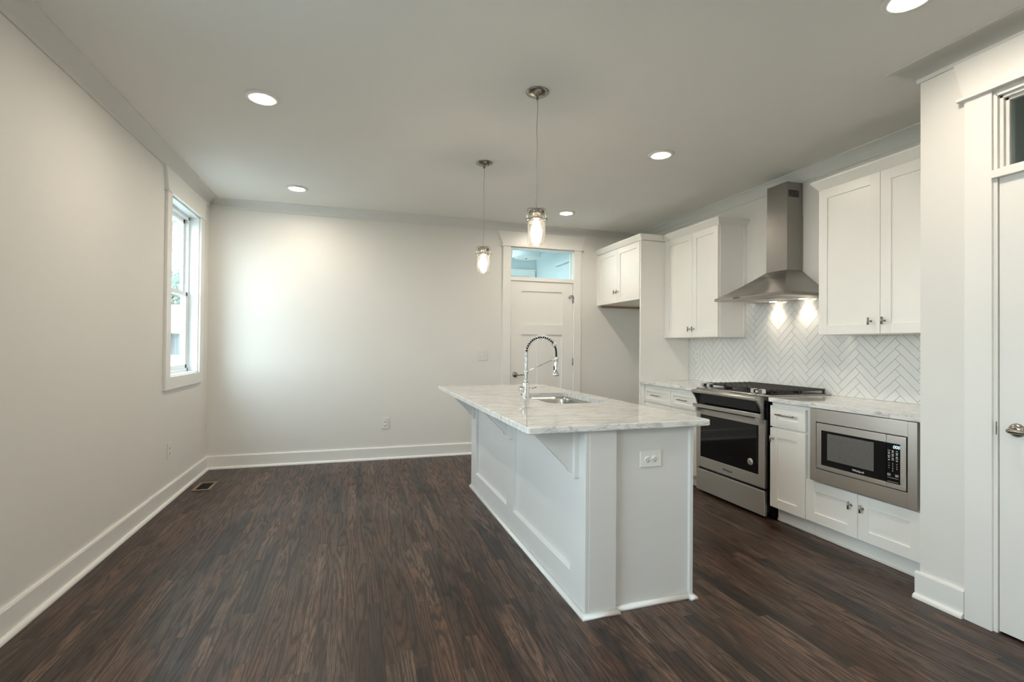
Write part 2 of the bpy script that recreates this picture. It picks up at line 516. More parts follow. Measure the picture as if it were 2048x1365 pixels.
def dup(root, loc, label=None):
    """copy of a thing with copies of its parts and sub-parts"""
    r = root.copy(); COL.objects.link(r); r.location = loc
    if label: r['label'] = label
    for ch in list(root.children):
        c = ch.copy(); COL.objects.link(c); c.parent = r
        for g in ch.children:
            d = g.copy(); COL.objects.link(d); d.parent = c
    return r


def text_bm(body, size, thick=0.0006):
    """flat lettering as mesh, lying in local xy, centred"""
    cu = bpy.data.curves.new('lettering', 'FONT'); cu.body = body; cu.size = size
    cu.align_x = 'CENTER'; cu.align_y = 'CENTER'; cu.extrude = thick
    to = bpy.data.objects.new('lettering', cu); COL.objects.link(to)
    dg = bpy.context.evaluated_depsgraph_get()
    me = bpy.data.meshes.new_from_object(to.evaluated_get(dg))
    bm = bmesh.new(); bm.from_mesh(me)
    bpy.data.objects.remove(to); bpy.data.curves.remove(cu); bpy.data.meshes.remove(me)
    return bm


def face_text(body, size, x, y, z, thick=0.0006, shear=0.0):
    """lettering on a face that looks towards -x; reads left to right towards -y"""
    t = text_bm(body, size, thick)
    for v in t.verts:
        a, b_, c_ = v.co
        a += shear * b_
        v.co = Vector((x - c_, y - a, z + b_))
    return t


# ------------------------------------------------------------------ room dimensions
LX, BY, RX, ZC = -1.442, 5.741, 3.557, 2.746      # left wall, back wall, right wall, ceiling
PX, PY = 2.787, 1.824                             # pantry wall plane and its corner
FY = -3.25                                        # wall behind the camera
WT = 0.14

# ------------------------------------------------------------------ shell
bm = NB(); box(bm, LX - .14, RX + .14, FY - .14, BY + .14, -0.08, 0)
structure('floor', bm, 'floor', 'dark stained oak strip floor running towards the back wall', 'floor')
bm = NB(); box(bm, LX - .14, RX + .14, FY - .14, BY + .14, ZC, ZC + .1)
structure('ceiling', bm, 'ceil', 'flat painted ceiling with recessed lights', 'ceiling')

# left wall with two window openings (the second is behind the camera)
WY0, WY1, WZ0, WZ1 = 4.630, 5.410, 1.005, 2.478
bm = NB()
x0, x1 = LX - WT, LX
V0, V1, VZ0, VZ1 = 0.25, 1.85, 0.65, 2.35
box(bm, x0, x1, FY - .14, V0, 0, ZC); box(bm, x0, x1, V0, V1, 0, VZ0); box(bm, x0, x1, V0, V1, VZ1, ZC)
box(bm, x0, x1, V1, WY0, 0, ZC); box(bm, x0, x1, WY0, WY1, 0, WZ0); box(bm, x0, x1, WY0, WY1, WZ1, ZC)
box(bm, x0, x1, WY1, BY + .14, 0, ZC)
structure('wall_left', bm, 'wall', 'long off-white painted wall with the sash window', 'wall')

# back wall with door and transom opening
DX0, DX1, DZ, TZ0, TZ1 = 1.769, 2.607, 2.072, 2.118, 2.474
bm = NB()
box(bm, LX, DX0, BY, BY + .13, 0, ZC); box(bm, DX1, RX + .14, BY, BY + .13, 0, ZC)
box(bm, DX0, DX1, BY, BY + .13, TZ1, ZC)
structure('wall_back', bm, 'wall', 'off-white wall at the far end holding the door with transom', 'wall')
bm = NB(); box(bm, RX, RX + .14, PY - .14, BY, 0, ZC)
structure('wall_right', bm, 'wall', 'painted wall behind the range hood and cabinets', 'wall')

# pantry wall with its door opening, and the return towards the kitchen
QY0, QY1 = 0.78, 1.503      # door opening in y
QZ, QT0, QT1 = 2.068, 2.108, 2.452
bm = NB()
box(bm, PX, PX + .12, QY1, PY, 0, ZC); box(bm, PX, PX + .12, FY, QY0, 0, ZC); box(bm, PX, PX + .12, QY0, QY1, QT1, ZC)
box(bm, PX + .12, RX, PY - .12, PY, 0, ZC)
structure('wall_pantry', bm, 'wall', 'off-white wall at the right edge holding the pantry door', 'wall')
# inside of the pantry
bm = NB(); box(bm, PX + .12, RX + .14, QY0 - .12, QY0 - .02, 0, ZC); box(bm, RX, RX + .14, QY0 - .02, PY - .14, 0, ZC)
structure('wall_closet', bm, 'wall', 'unlit inner walls of the pantry behind the transom', 'wall')

# wall behind the camera with two windows
bm = NB()
fw_ = [(-0.9, -0.1)]
xs = [LX, -0.9, -0.1, RX]
for i in range(0, 3, 2): box(bm, xs[i], xs[i + 1], FY - .14, FY, 0, ZC)
for a, b_ in fw_: box(bm, a, b_, FY - .14, FY, 0, 0.9); box(bm, a, b_, FY - .14, FY, 2.1, ZC)
structure('wall_front', bm, 'wall', 'wall behind the viewer with one small window', 'wall')

# baseboards with shoe moulding
def baseboard(name, p0, p1, nrm, label, shoe=True, ends=(0, 0)):
    """p0,p1 along the wall foot; nrm points into the room"""
    bm = NB(); p0 = Vector(p0); p1 = Vector(p1); nv = Vector(nrm)
    prof = [(0, 0), (0.016, 0), (0.016, 0.124), (0.012, 0.133), (0, 0.134)]
    sh = [(0.016, 0), (0.035, 0), (0.034, 0.009), (0.030, 0.016), (0.023, 0.021), (0.016, 0.022)]
    for pr_ in ([prof, sh] if shoe else [prof]):
        A = [bm.verts.new((p0 + nv * a).to_tuple()[:2] + (z,)) for a, z in pr_]
        B = [bm.verts.new((p1 + nv * a).to_tuple()[:2] + (z,)) for a, z in pr_]
        k = len(pr_)
        for i in range(k): bm.faces.new((A[i], A[(i + 1) % k], B[(i + 1) % k], B[i]))
        bm.faces.new(A[::-1]); bm.faces.new(B)
    return structure(name, bm, 'trim', label, 'baseboard')


baseboard('baseboard_left', (LX, FY, 0), (LX, BY, 0), (1, 0, 0), 'white baseboard along the long left wall')
baseboard('baseboard_back', (LX, BY, 0), (DX0 - .098, BY, 0), (0, -1, 0), 'white baseboard along the far wall')
baseboard('baseboard_alcove', (DX1 + .098, BY, 0), (RX, BY, 0), (0, -1, 0), 'white baseboard inside the refrigerator alcove')
b1 = baseboard('baseboard_pantry', (PX, 1.622, 0), (PX, PY + .016, 0), (-1, 0, 0), 'short white baseboard beside the pantry door')
baseboard('baseboard_front', (LX, FY, 0), (PX, FY, 0), (0, 1, 0), 'white baseboard behind the viewer')
baseboard('baseboard_right', (PX, FY, 0), (PX, QY0 - .1, 0), (-1, 0, 0), 'white baseboard right of the viewer')

# crown moulding
CP, CH = 0.104, 0.082
def crown_prof():
    pts = [(0, ZC - CH), (0.010, ZC - CH), (0.012, ZC - CH + .006)]
    for i in range(1, 8):
        a = (pi / 2) * i / 8
        pts.append((0.012 + (CP - 0.020) * (1 - cos(a)), ZC - CH + .006 + (CH - .014) * sin(a)))
    pts += [(CP - .004, ZC - .008), (CP, ZC - .006), (CP, ZC), (0, ZC)]
    return pts


def crown(name, p0, p1, nrm, m0, m1, label):
    """m0/m1: 1 = inner mitre, -1 = outer mitre, 0 = square"""
    bm = NB(); p0 = Vector(p0); p1 = Vector(p1); nv = Vector(nrm); d = (p1 - p0).normalized()
    pr_ = crown_prof(); A = []; B = []
    for a, z in pr_:
        q = p0 + nv * a + d * (a * m0); A.append(bm.verts.new((q.x, q.y, z)))
        q = p1 + nv * a - d * (a * m1); B.append(bm.verts.new((q.x, q.y, z)))
    k = len(pr_)
    for i in range(k):
        f = bm.faces.new((A[i], A[(i + 1) % k], B[(i + 1) % k], B[i])); f.smooth = 3 <= i <= 9
    bm.faces.new(A[::-1]); bm.faces.new(B)
    return structure(name, bm, 'crown', label, 'crown moulding')


crown('trim_1', (LX, FY, 0), (LX, BY, 0), (1, 0, 0), 1, 1, 'crown moulding along the left wall')
crown('trim_2', (LX, BY, 0), (RX, BY, 0), (0, -1, 0), 1, 1, 'crown moulding along the far wall')
crown('trim_3', (RX, BY, 0), (RX, PY, 0), (-1, 0, 0), 1, 1, 'crown moulding above the kitchen cabinets')
crown('trim_4', (RX, PY, 0), (PX, PY, 0), (0, 1, 0), 1, -1, 'crown moulding on the pantry return')
crown('trim_5', (PX, PY, 0), (PX, FY, 0), (-1, 0, 0), -1, 1, 'crown moulding above the pantry door')
crown('trim_6', (PX, FY, 0), (LX, FY, 0), (0, 1, 0), 1, 1, 'crown moulding behind the viewer')

# ------------------------------------------------------------------ visible window (window_1)
w1 = thing('window_1', 'white double hung sash window in the left wall with view of yard', 'window', (LX, (WY0 + WY1) / 2, WZ0), kind='structure')
bm = NB(); fx = LX + .020
box(bm, LX, fx, WY0 - .102, WY0, WZ0 - .10, WZ1 + .004, .001)
box(bm, LX, fx, WY1, WY1 + .102, WZ0 - .10, WZ1 + .004, .001)
box(bm, LX, fx, WY0, WY1, WZ0 - .10, WZ0, .001)
G('window_casing', bm, 'trim', w1)
bm = NB()
prism(bm, [(WY0 - .100, WZ1 + .018), (WY1 + .100, WZ1 + .018), (WY1 + .155, ZC - CH - .002), (WY0 - .155, ZC - CH - .002)], 'x', LX, LX + .024)
box(bm, LX, LX + .034, WY0 - .125, WY1 + .125, WZ1 + .002, WZ1 + .019, .002)
G('window_header', bm, 'trim', w1)
bm = NB(); jx0, jx1 = LX - .12, LX + .002; t = .012
box(bm, jx0, jx1, WY0, WY0 + t, WZ0, WZ1); box(bm, jx0, jx1, WY1 - t, WY1, WZ0, WZ1)
box(bm, jx0, jx1, WY0, WY1, WZ0, WZ0 + t); box(bm, jx0, jx1, WY0, WY1, WZ1 - t, WZ1)
G('window_jamb', bm, 'vinyl', w1)
bm = NB(); a0, a1 = WY0 + t, WY1 - t; z0_, z1_ = WZ0 + t, WZ1 - t
xf0, xf1 = LX - .135, LX - .075
box(bm, xf0, xf1, a0, a0 + .030, z0_, z1_, .002); box(bm, xf0, xf1, a1 - .030, a1, z0_, z1_, .002)
box(bm, xf0, xf1, a0, a1, z0_, z0_ + .030, .002); box(bm, xf0, xf1, a0, a1, z1_ - .030, z1_, .002)
G('window_frame', bm, 'vinyl', w1)
zm = 1.735
def sash(name, xs0, xs1, zb_, zt_):
    bm = NB(); s = .038; p, q = a0 + .028, a1 - .028
    box(bm, xs0, xs1, p, p + s, zb_, zt_, .002); box(bm, xs0, xs1, q - s, q, zb_, zt_, .002)
    box(bm, xs0, xs1, p, q, zb_, zb_ + s, .002); box(bm, xs0, xs1, p, q, zt_ - s, zt_, .002)
    o = G(name, bm, 'vinyl', w1)
    bm = NB(); xm = (xs0 + xs1) / 2; box(bm, xm - .003, xm + .003, p + s - .003, q - s + .003, zb_ + s - .003, zt_ - s + .003)
    G('pane', bm, 'glass', o)
    return o
s_up = sash('upper_sash', LX - .132, LX - .107, zm - .015, z1_ - .026)
s_lo = sash('lower_sash', LX - .104, LX - .079, z0_ + .026, zm + .022)
bm = NB(); box(bm, LX - .104, LX - .088, 5.00, 5.05, zm + .022, zm + .034, .002); G('sash_lock', bm, 'vinyl', s_lo)


def plain_window(name, axis, c, a0, a1, z0, z1, label):
    """simple framed window behind the viewer"""
    loc = (c, (a0 + a1) / 2, z0) if axis == 'x' else ((a0 + a1) / 2, c, z0)
    w = thing(name, label, 'window', loc, kind='structure')

    def bx(bm, d0, d1, p, q, r, s):
        if axis == 'x': box(bm, c + d0, c + d1, p, q, r, s, .001)
        else: box(bm, p, q, c + d0, c + d1, r, s, .001)
    sg = 1
    bm = NB()
    for p, q, r, s in ((a0 - .1, a0, z0 - .1, z1 + .1), (a1, a1 + .1, z0 - .1, z1 + .1), (a0, a1, z0 - .1, z0), (a0, a1, z1, z1 + .1)):
        bx(bm, 0, .02, p, q, r, s)
    G('window_casing', bm, 'trim', w)
    bm = NB(); f = .05
    for p, q, r, s in ((a0, a0 + f, z0, z1), (a1 - f, a1, z0, z1), (a0 + f, a1 - f, z0, z0 + f), (a0 + f, a1 - f, z1 - f, z1), (a0 + f, a1 - f, (z0 + z1) / 2 - .02, (z0 + z1) / 2 + .02), ((a0 + a1) / 2 - .02, (a0 + a1) / 2 + .02, z0 + f, z1 - f)):
        bx(bm, -.10, -.06, p, q, r, s)
    fr = G('window_frame', bm, 'vinyl', w)
    bm = NB(); bx(bm, -.083, -.078, a0 + .04, a1 - .04, z0 + .04, z1 - .04)
    G('pane', bm, 'glass', fr)


plain_window('window_2', 'x', LX, V0, V1, VZ0, VZ1, 'wide window in the left wall beside the viewer')
plain_window('window_3', 'y', FY, -0.9, -0.1, 0.9, 2.1, 'small window in the wall behind the viewer')

# ------------------------------------------------------------------ back door with transom (door_1)
d1 = thing('door_1', 'white three panel door with glass transom in the far wall', 'door', ((DX0 + DX1) / 2, BY, 0), kind='structure')
cf = BY - .020
bm = NB()
box(bm, DX0 - .096, DX0, cf, BY, 0, TZ1 + .008, .001); box(bm, DX1, DX1 + .096, cf, BY, 0, TZ1 + .008, .001)
G('door_casing', bm, 'trim', d1)
bm = NB()
prism(bm, [(DX0 - .098, TZ1 + .024), (DX1 + .098, TZ1 + .024), (DX1 + .150, ZC - CH - .002), (DX0 - .165, ZC - CH - .002)], 'y', BY - .024, BY)
box(bm, DX0 - .122, DX1 + .122, BY - .036, BY, TZ1 + .006, TZ1 + .024, .002)
G('door_header', bm, 'trim', d1)
bm = NB()
box(bm, DX0, DX0 + .010, BY - .004, BY + .12, 0, TZ1); box(bm, DX1 - .010, DX1, BY - .004, BY + .12, 0, TZ1)
box(bm, DX0, DX1, BY - .004, BY + .12, TZ1 - .010, TZ1)
box(bm, DX0, DX1, BY - .012, BY + .12, DZ, TZ0, .001)
# transom stops
box(bm, DX0 + .010, DX0 + .022, BY + .055, BY + .07, TZ0, TZ1 - .01); box(bm, DX1 - .022, DX1 - .010, BY + .055, BY + .07, TZ0, TZ1 - .01)
G('door_jamb', bm, 'trim', d1)
bm = NB(); box(bm, DX0 + .010, DX1 - .010, BY + .048, BY + .054, TZ0, TZ1 - .010)
G('transom_pane', bm, 'transom', d1, label='clear glass transom pane')


def panel_door(x0, x1, z0, z1, panels, thick=.035, rec=.013):
    """door face at u=0 looking to -w; coordinates (u along, w depth, z): built in x/depth"""
    bm = NB()
    us = sorted({x0, x1} | {p[0] for p in panels} | {p[1] for p in panels})
    zs = sorted({z0, z1} | {p[2] for p in panels} | {p[3] for p in panels})
    for i in range(len(us) - 1):
        for j in range(len(zs) - 1):
            uc, zc_ = (us[i] + us[i + 1]) / 2, (zs[j] + zs[j + 1]) / 2
            inside = any(p[0] < uc < p[1] and p[2] < zc_ < p[3] for p in panels)
            box(bm, us[i], us[i + 1], rec if inside else 0, thick, zs[j], zs[j + 1])
    bmesh.ops.remove_doubles(bm, verts=bm.verts[:], dist=1e-5)
    # drop interior faces shared by two boxes
    dead = {}
    for f in bm.faces:
        k = tuple(sorted(v.index for v in f.verts)); dead.setdefault(k, []).append(f)
    return bm


def shift(bm, mat):
    for v in bm.verts: v.co = mat @ v.co
    return bm


ox, oz = DX0 + .0135, .008
pw = DX1 - DX0 - .027
bm = panel_door(0, pw, 0, DZ - .003 - oz, [(.140, .670, 1.535, 1.942), (.140, .345, .24, 1.412), (.465, .670, .24, 1.412)])
G('door_slab', shift(bm, Matrix.Translation((ox, BY + .003, oz))), 'trim', d1)
for z in (1.865, 1.084, .25):
    bm = NB(); tube(bm, [(DX1 - .010, BY - .006, z - .045), (DX1 - .010, BY - .006, z + .045)], .006, 8)
    box(bm, DX1 - .012, DX1 - .001, BY - .003, BY + .002, z - .045, z + .045)
    hg = G('hinge', bm, 'nickel', d1)
    if z > 1.8:
        bm = NB(); tube(bm, [(DX1 - .010, BY - .008, z + .048), (DX1 - .060, BY - .012, z + .048)], .004, 8)
        lathe(bm, (DX1 - .035, BY - .012, z + .045), [(0, -.035), (.007, -.035), (.007, 0), (0, 0)], 12, 'y')
        lathe(bm, (DX1 - .060, BY - .012, z + .035), [(0, -.012), (.010, -.012), (.012, 0), (0, 0)], 12, 'z')
        G('door_stop', bm, 'nickel', hg)
bm = NB()
lathe(bm, (1.840, BY + .003, .930), [(0, -.014), (.026, -.012), (.033, -.004), (.033, 0), (0, 0)], 24, 'y')
tube(bm, [(1.840, BY - .008, .930), (1.840, BY - .050, .930), (1.850, BY - .056, .930), (1.905, BY - .056, .929), (1.945, BY - .052, .928)], [.011, .010, .010, .008, .006], 12)
G('lever_handle', bm, 'nickel', d1, label='dark nickel lever handle')

# ------------------------------------------------------------------ pantry door (door_2)
d2 = thing('door_2', 'white pantry door with dark transom at the right edge', 'door', (PX, (QY0 + QY1) / 2, 0), kind='structure')
bm = NB()
box(bm, PX - .018, PX, QY1 + .008, QY1 + .116, 0, QT1 + .020, .001); box(bm, PX - .018, PX, QY0 - .116, QY0 - .008, 0, QT1 + .020, .001)
box(bm, PX - .022, PX, QY0 - .008, QY1 + .008, QZ - .002, QT0 - .006, .001)
G('door_casing', bm, 'trim', d2)
bm = NB()
prism(bm, [(QY0 - .100, QT1 + .036), (QY1 + .118, QT1 + .036), (QY1 + .158, ZC - CH - .002), (QY0 - .15, ZC - CH - .002)], 'x', PX - .024, PX)
box(bm, PX - .040, PX, QY0 - .14, QY1 + .140, QT1 + .018, QT1 + .036, .002)
G('door_header', bm, 'trim', d2)
bm = NB()
box(bm, PX - .004, PX + .12, QY1 - .006, QY1 + .008, 0, QT1); box(bm, PX - .004, PX + .12, QY0 - .008, QY0 + .006, 0, QT1)
box(bm, PX - .004, PX + .12, QY0, QY1, QT1 - .008, QT1 + .02)
box(bm, PX - .002, PX + .12, QY0, QY1, QZ, QT0)
for (d0, d1_, w) in ((.012, .030, .014), (.030, .048, .026)):
    box(bm, PX + d0, PX + d1_, QY1 - .006 - w, QY1 - .006, QT0, QT1 - .008, .002)
    box(bm, PX + d0, PX + d1_, QY0 + .006, QY0 + .006 + w, QT0, QT1 - .008, .002)
    box(bm, PX + d0, PX + d1_, QY0 + .006, QY1 - .006, QT1 - .008 - w, QT1 - .008, .002)
    box(bm, PX + d0, PX + d1_, QY0 + .006, QY1 - .006, QT0, QT0 + w * .5, .002)
G('door_jamb', bm, 'trim', d2)
bm = NB(); box(bm, PX + .050, PX + .056, QY0 + .006, QY1 - .006, QT0, QT1 - .008)
G('transom_pane', bm, 'transom', d2, label='glass transom over the unlit pantry')
wdt = QY1 - QY0 - .018
bm = panel_door(0, wdt, 0, QZ - .012, [(.115, wdt - .115, 1.54, 1.94), (.115, wdt / 2 - .055, .24, 1.42), (wdt / 2 + .055, wdt - .115, .24, 1.42)])
# map door: u -> -y from QY1, depth -> +x
mt = Matrix(((0, 1, 0, PX + .004), (-1, 0, 0, QY1 - .009), (0, 0, 1, .010), (0, 0, 0, 1)))
G('door_slab', shift(bm, mt), 'trim', d2)
bm = NB()
lathe(bm, (PX + .004, 1.432, .925), [(0, -.016), (.020, -.014), (.028, -.006), (.031, 0), (0, 0)], 28, 'x')
tube(bm, [(PX - .010, 1.432, .925), (PX - .050, 1.432, .925), (PX - .057, 1.424, .925), (PX - .057, 1.36, .926), (PX - .055, 1.32, .928)], [.012, .011, .011, .008, .007], 12)
G('lever_handle', bm, 'nickel', d2, label='nickel lever handle')
bm = NB(); box(bm, PX - .007, PX + .002, QY1 - .004, QY1 + .0005, .895, .955, .0015)
G('strike_plate', bm, 'nickel', d2)

# ------------------------------------------------------------------ hall seen through the back transom
bm = NB()
HY = 7.80
box(bm, 0.7, 2.86, HY, HY + .1, 0, 3.0); box(bm, 2.86, 2.96, BY + .13, HY + .1, 0, 3.0)
box(bm, .6, .7, BY + .13, 6.3, 0, 3.0); box(bm, .6, .7, 7.65, HY + .1, 0, 3.0); box(bm, .6, .7, 6.3, 7.65, 0, 1.2); box(bm, .6, .7, 6.3, 7.65, 2.6, 3.0)
structure('wall_hall', bm, 'hall', 'pale walls of the room beyond the transom', 'wall')
bm = NB(); box(bm, .6, 2.96, BY + .13, HY + .1, 2.80, 2.9); structure('ceiling_hall', bm, 'hall', 'ceiling of the room beyond the transom', 'ceiling')
bm = NB(); box(bm, .6, 2.96, BY + .13, HY + .1, -.08, 0); structure('floor_hall', bm, 'floor', 'floor of the room beyond the back door', 'floor')
d3 = thing('door_3', 'door casing on the far side of the room beyond the transom', 'door', (2.3, HY, 0), kind='structure')
bm = NB(); box(bm, 1.75, 2.835, HY - .02, HY, 2.43, 2.53, .002); box(bm, 2.735, 2.835, HY - .02, HY, 0, 2.43, .002); box(bm, 1.75, 1.84, HY - .02, HY, 0, 2.43, .002)
box(bm, 1.72, 2.85, HY - .035, HY, 2.525, 2.545, .002)
G('door_casing', bm, 'trim', d3)
bm = NB(); box(bm, 1.85, 2.725, HY - .012, HY + .0, .01, 2.415, .002); G('door_slab', bm, 'trim', d3)
hl = thing('drum_ceiling_light', 'white drum shade flush ceiling light seen through the back transom', 'ceiling light', (2.37, 6.9, 2.80))
bm = NB(); lathe(bm, (2.37, 6.9, 0), [(.200, 2.57), (.205, 2.57), (.205, 2.72), (.200, 2.72)], 40, close=True); G('lamp_shade', bm, 'fabric', hl)
bm = NB(); lathe(bm, (2.37, 6.9, 0), [(0, 2.562), (.14, 2.566), (.185, 2.575), (.185, 2.580), (0, 2.58)], 40); G('diffuser', bm, 'white', hl)
bm = NB(); lathe(bm, (2.37, 6.9, 0), [(0, 2.548), (.008, 2.550), (.014, 2.556), (.016, 2.564), (.006, 2.566), (.006, 2.72), (.06, 2.74), (.06, 2.80), (0, 2.80)], 20); G('finial', bm, 'nickel', hl)
hc = thing('wall_cabinet', 'white wall cabinet glimpsed through the right side of the back transom', 'cabinet', (2.86, 6.25, 1.7))
bm = NB(); box(bm, 2.68, 2.859, 6.0, 6.46, 1.7, 2.39, .002); G('carcass', bm, 'hall', hc)
bm = NB(); box(bm, 2.65, 2.859, 5.98, 6.49, 2.39, 2.44, .01); G('crown', bm, 'hall', hc)
bm = NB(); box(bm, 2.66, 2.68, 6.01, 6.45, 1.71, 2.38, .002); G('cabinet_door', bm, 'hall', hc)

# ------------------------------------------------------------------ outside the window
bm = NB()
gp = [(-1.7, -0.35), (-4.5, -0.3), (-6.0, 0.2)]
v = [bm.verts.new(p) for p in ((-60, -40, 1.5), (-1.6, -40, -.4), (-1.6, 9, -.4), (-1.6, 60, 1.2), (-60, 60, 4.0), (-60, 12, 2.5))]
t_ = bmesh.new()
gv = {}
for i in range(24):
    for j in range(24):
        x = -1.62 - 40 * (i / 23) ** 1.5; y = -20 + 60 * j / 23
        dd_ = sqrt((x + 1.6) ** 2 + max(0, y - 5) ** 2)
        z = -.45 + min(1.5, max(0, dd_ - 1.5) * 0.115) + .03 * sin(x * 1.7 + y)
        gv[i, j] = t_.verts.new((x, y, z))
for i in range(23):
    for j in range(23): t_.faces.new((gv[i, j], gv[i + 1, j], gv[i + 1, j + 1], gv[i, j + 1]))
bm.free(); bm = NB(); merge(bm, t_)
structure('ground', bm, 'yard', 'pale sunlit yard outside the window', 'ground')
sh = thing('neighbouring_house', 'low grey sided house with pale shingle roof seen through the window', 'house', (-6.3, 19.0, .9))
bm = NB(); box(bm, -10.5, -3.2, 17.9, 22.5, .2, 1.60)
for k in range(28): box(bm, -10.5 + k * .27, -10.47 + k * .27, 17.86, 17.9, .2, 1.60)
G('wall', bm, 'siding', sh)
bm = NB(); prism(bm, [(17.4, 1.56), (17.4, 1.62), (20.2, 2.62), (23.0, 1.62), (23.0, 1.56), (20.2, 2.54)], 'x', -10.9, -2.9); G('roof', bm, 'shingle', sh)


def tree(x, y, z0, h, r, label, seed, dens=520, gaps=0.0):
    rnd = random.Random(seed)
    t = thing('tree', label, 'tree', (x, y, z0), group='trees behind the yard')
    bm = NB(); pts = [(x + rnd.uniform(-.1, .1) * k, y, z0 + h * k / 6) for k in range(6)]
    tube(bm, pts, [.16, .14, .12, .10, .07, .04], 8)
    for k in range(16):
        a = rnd.uniform(0, 2 * pi); q = rnd.uniform(.3, .8) * h; L = r * rnd.uniform(.5, 1.0)
        tube(bm, [(x, y, z0 + q), (x + cos(a) * L * .5, y + sin(a) * L * .5, z0 + q + .3 * L), (x + cos(a) * L, y + sin(a) * L, z0 + q + .45 * L)], [.05, .03, .012], 5)
    G('trunk', bm, 'bark', t)
    bm = NB()
    for k in range(dens):
        a = rnd.uniform(0, 2 * pi); ph = math.acos(rnd.uniform(-1, 1)); rr = r * rnd.uniform(.35, 1.0) ** .6
        c = Vector((x + rr * sin(ph) * cos(a), y + rr * sin(ph) * sin(a), z0 + h * .68 + rr * cos(ph) * (h * .42 / r)))
        s = rnd.uniform(.05, .12)
        u = Vector((rnd.uniform(-1, 1), rnd.uniform(-1, 1), rnd.uniform(-1, 1))).normalized(); w = u.orthogonal().normalized()
        bm.faces.new([bm.verts.new(c + u * s), bm.verts.new(c + w * s * .6), bm.verts.new(c - u * s), bm.verts.new(c - w * s * .6)])
    G('foliage', bm, 'leaf', t)
    return t


tree(-7.4, 25.5, 1.0, 3.2, 1.7, 'dense low green tree rising just above the house roof', 3, 5200)
tree(-6.6, 17.2, .8, 6.5, 1.6, 'tall loose tree whose pale leaves show in the upper sash', 5, 1900)
tree(-11.5, 30.0, 1.0, 9.0, 3.0, 'tall tree at the left behind the house', 8, 3000)
tree(-4.6, 24.0, 1.0, 6.0, 2.0, 'slender tree at the right behind the house', 11, 2000)

# ------------------------------------------------------------------ recessed lights
def recessed(x, y, label):
    t = thing('recessed_light', label, 'ceiling light', (x, y, ZC), group='recessed ceiling lights')
    bm = NB(); lathe(bm, (x, y, ZC), [(.096, 0), (.096, -.004), (.088, -.010), (.066, -.012), (.062, -.004), (.062, 0)], 48, close=True)
    G('trim_ring', bm, 'white', t)
    bm = NB(); lathe(bm, (x, y, ZC), [(0, -.0065), (.063, -.0065), (.063, -.001), (0, -.001)], 40)
    G('lens', bm, 'lens', t, label='glowing warm white lens')
    return t


rl = recessed(-.548, 3.255, 'round recessed light in the left half of the ceiling, the nearer one')
dup(rl, (-.548, 5.055, ZC), 'small recessed light near the far wall on the left side')
dup(rl, (2.195, 3.26, ZC), 'recessed light in front of the range hood')
dup(rl, (2.185, 5.02, ZC), 'recessed light near the far wall above the panelled door')
dup(rl, (2.185, 1.475, ZC), 'recessed light cut by the top edge near the pantry corner')
for p in ((-.548, -.8), (2.0, -.8), (.8, -2.4)):
    dup(rl, (p[0], p[1], ZC), 'recessed light behind the viewer')

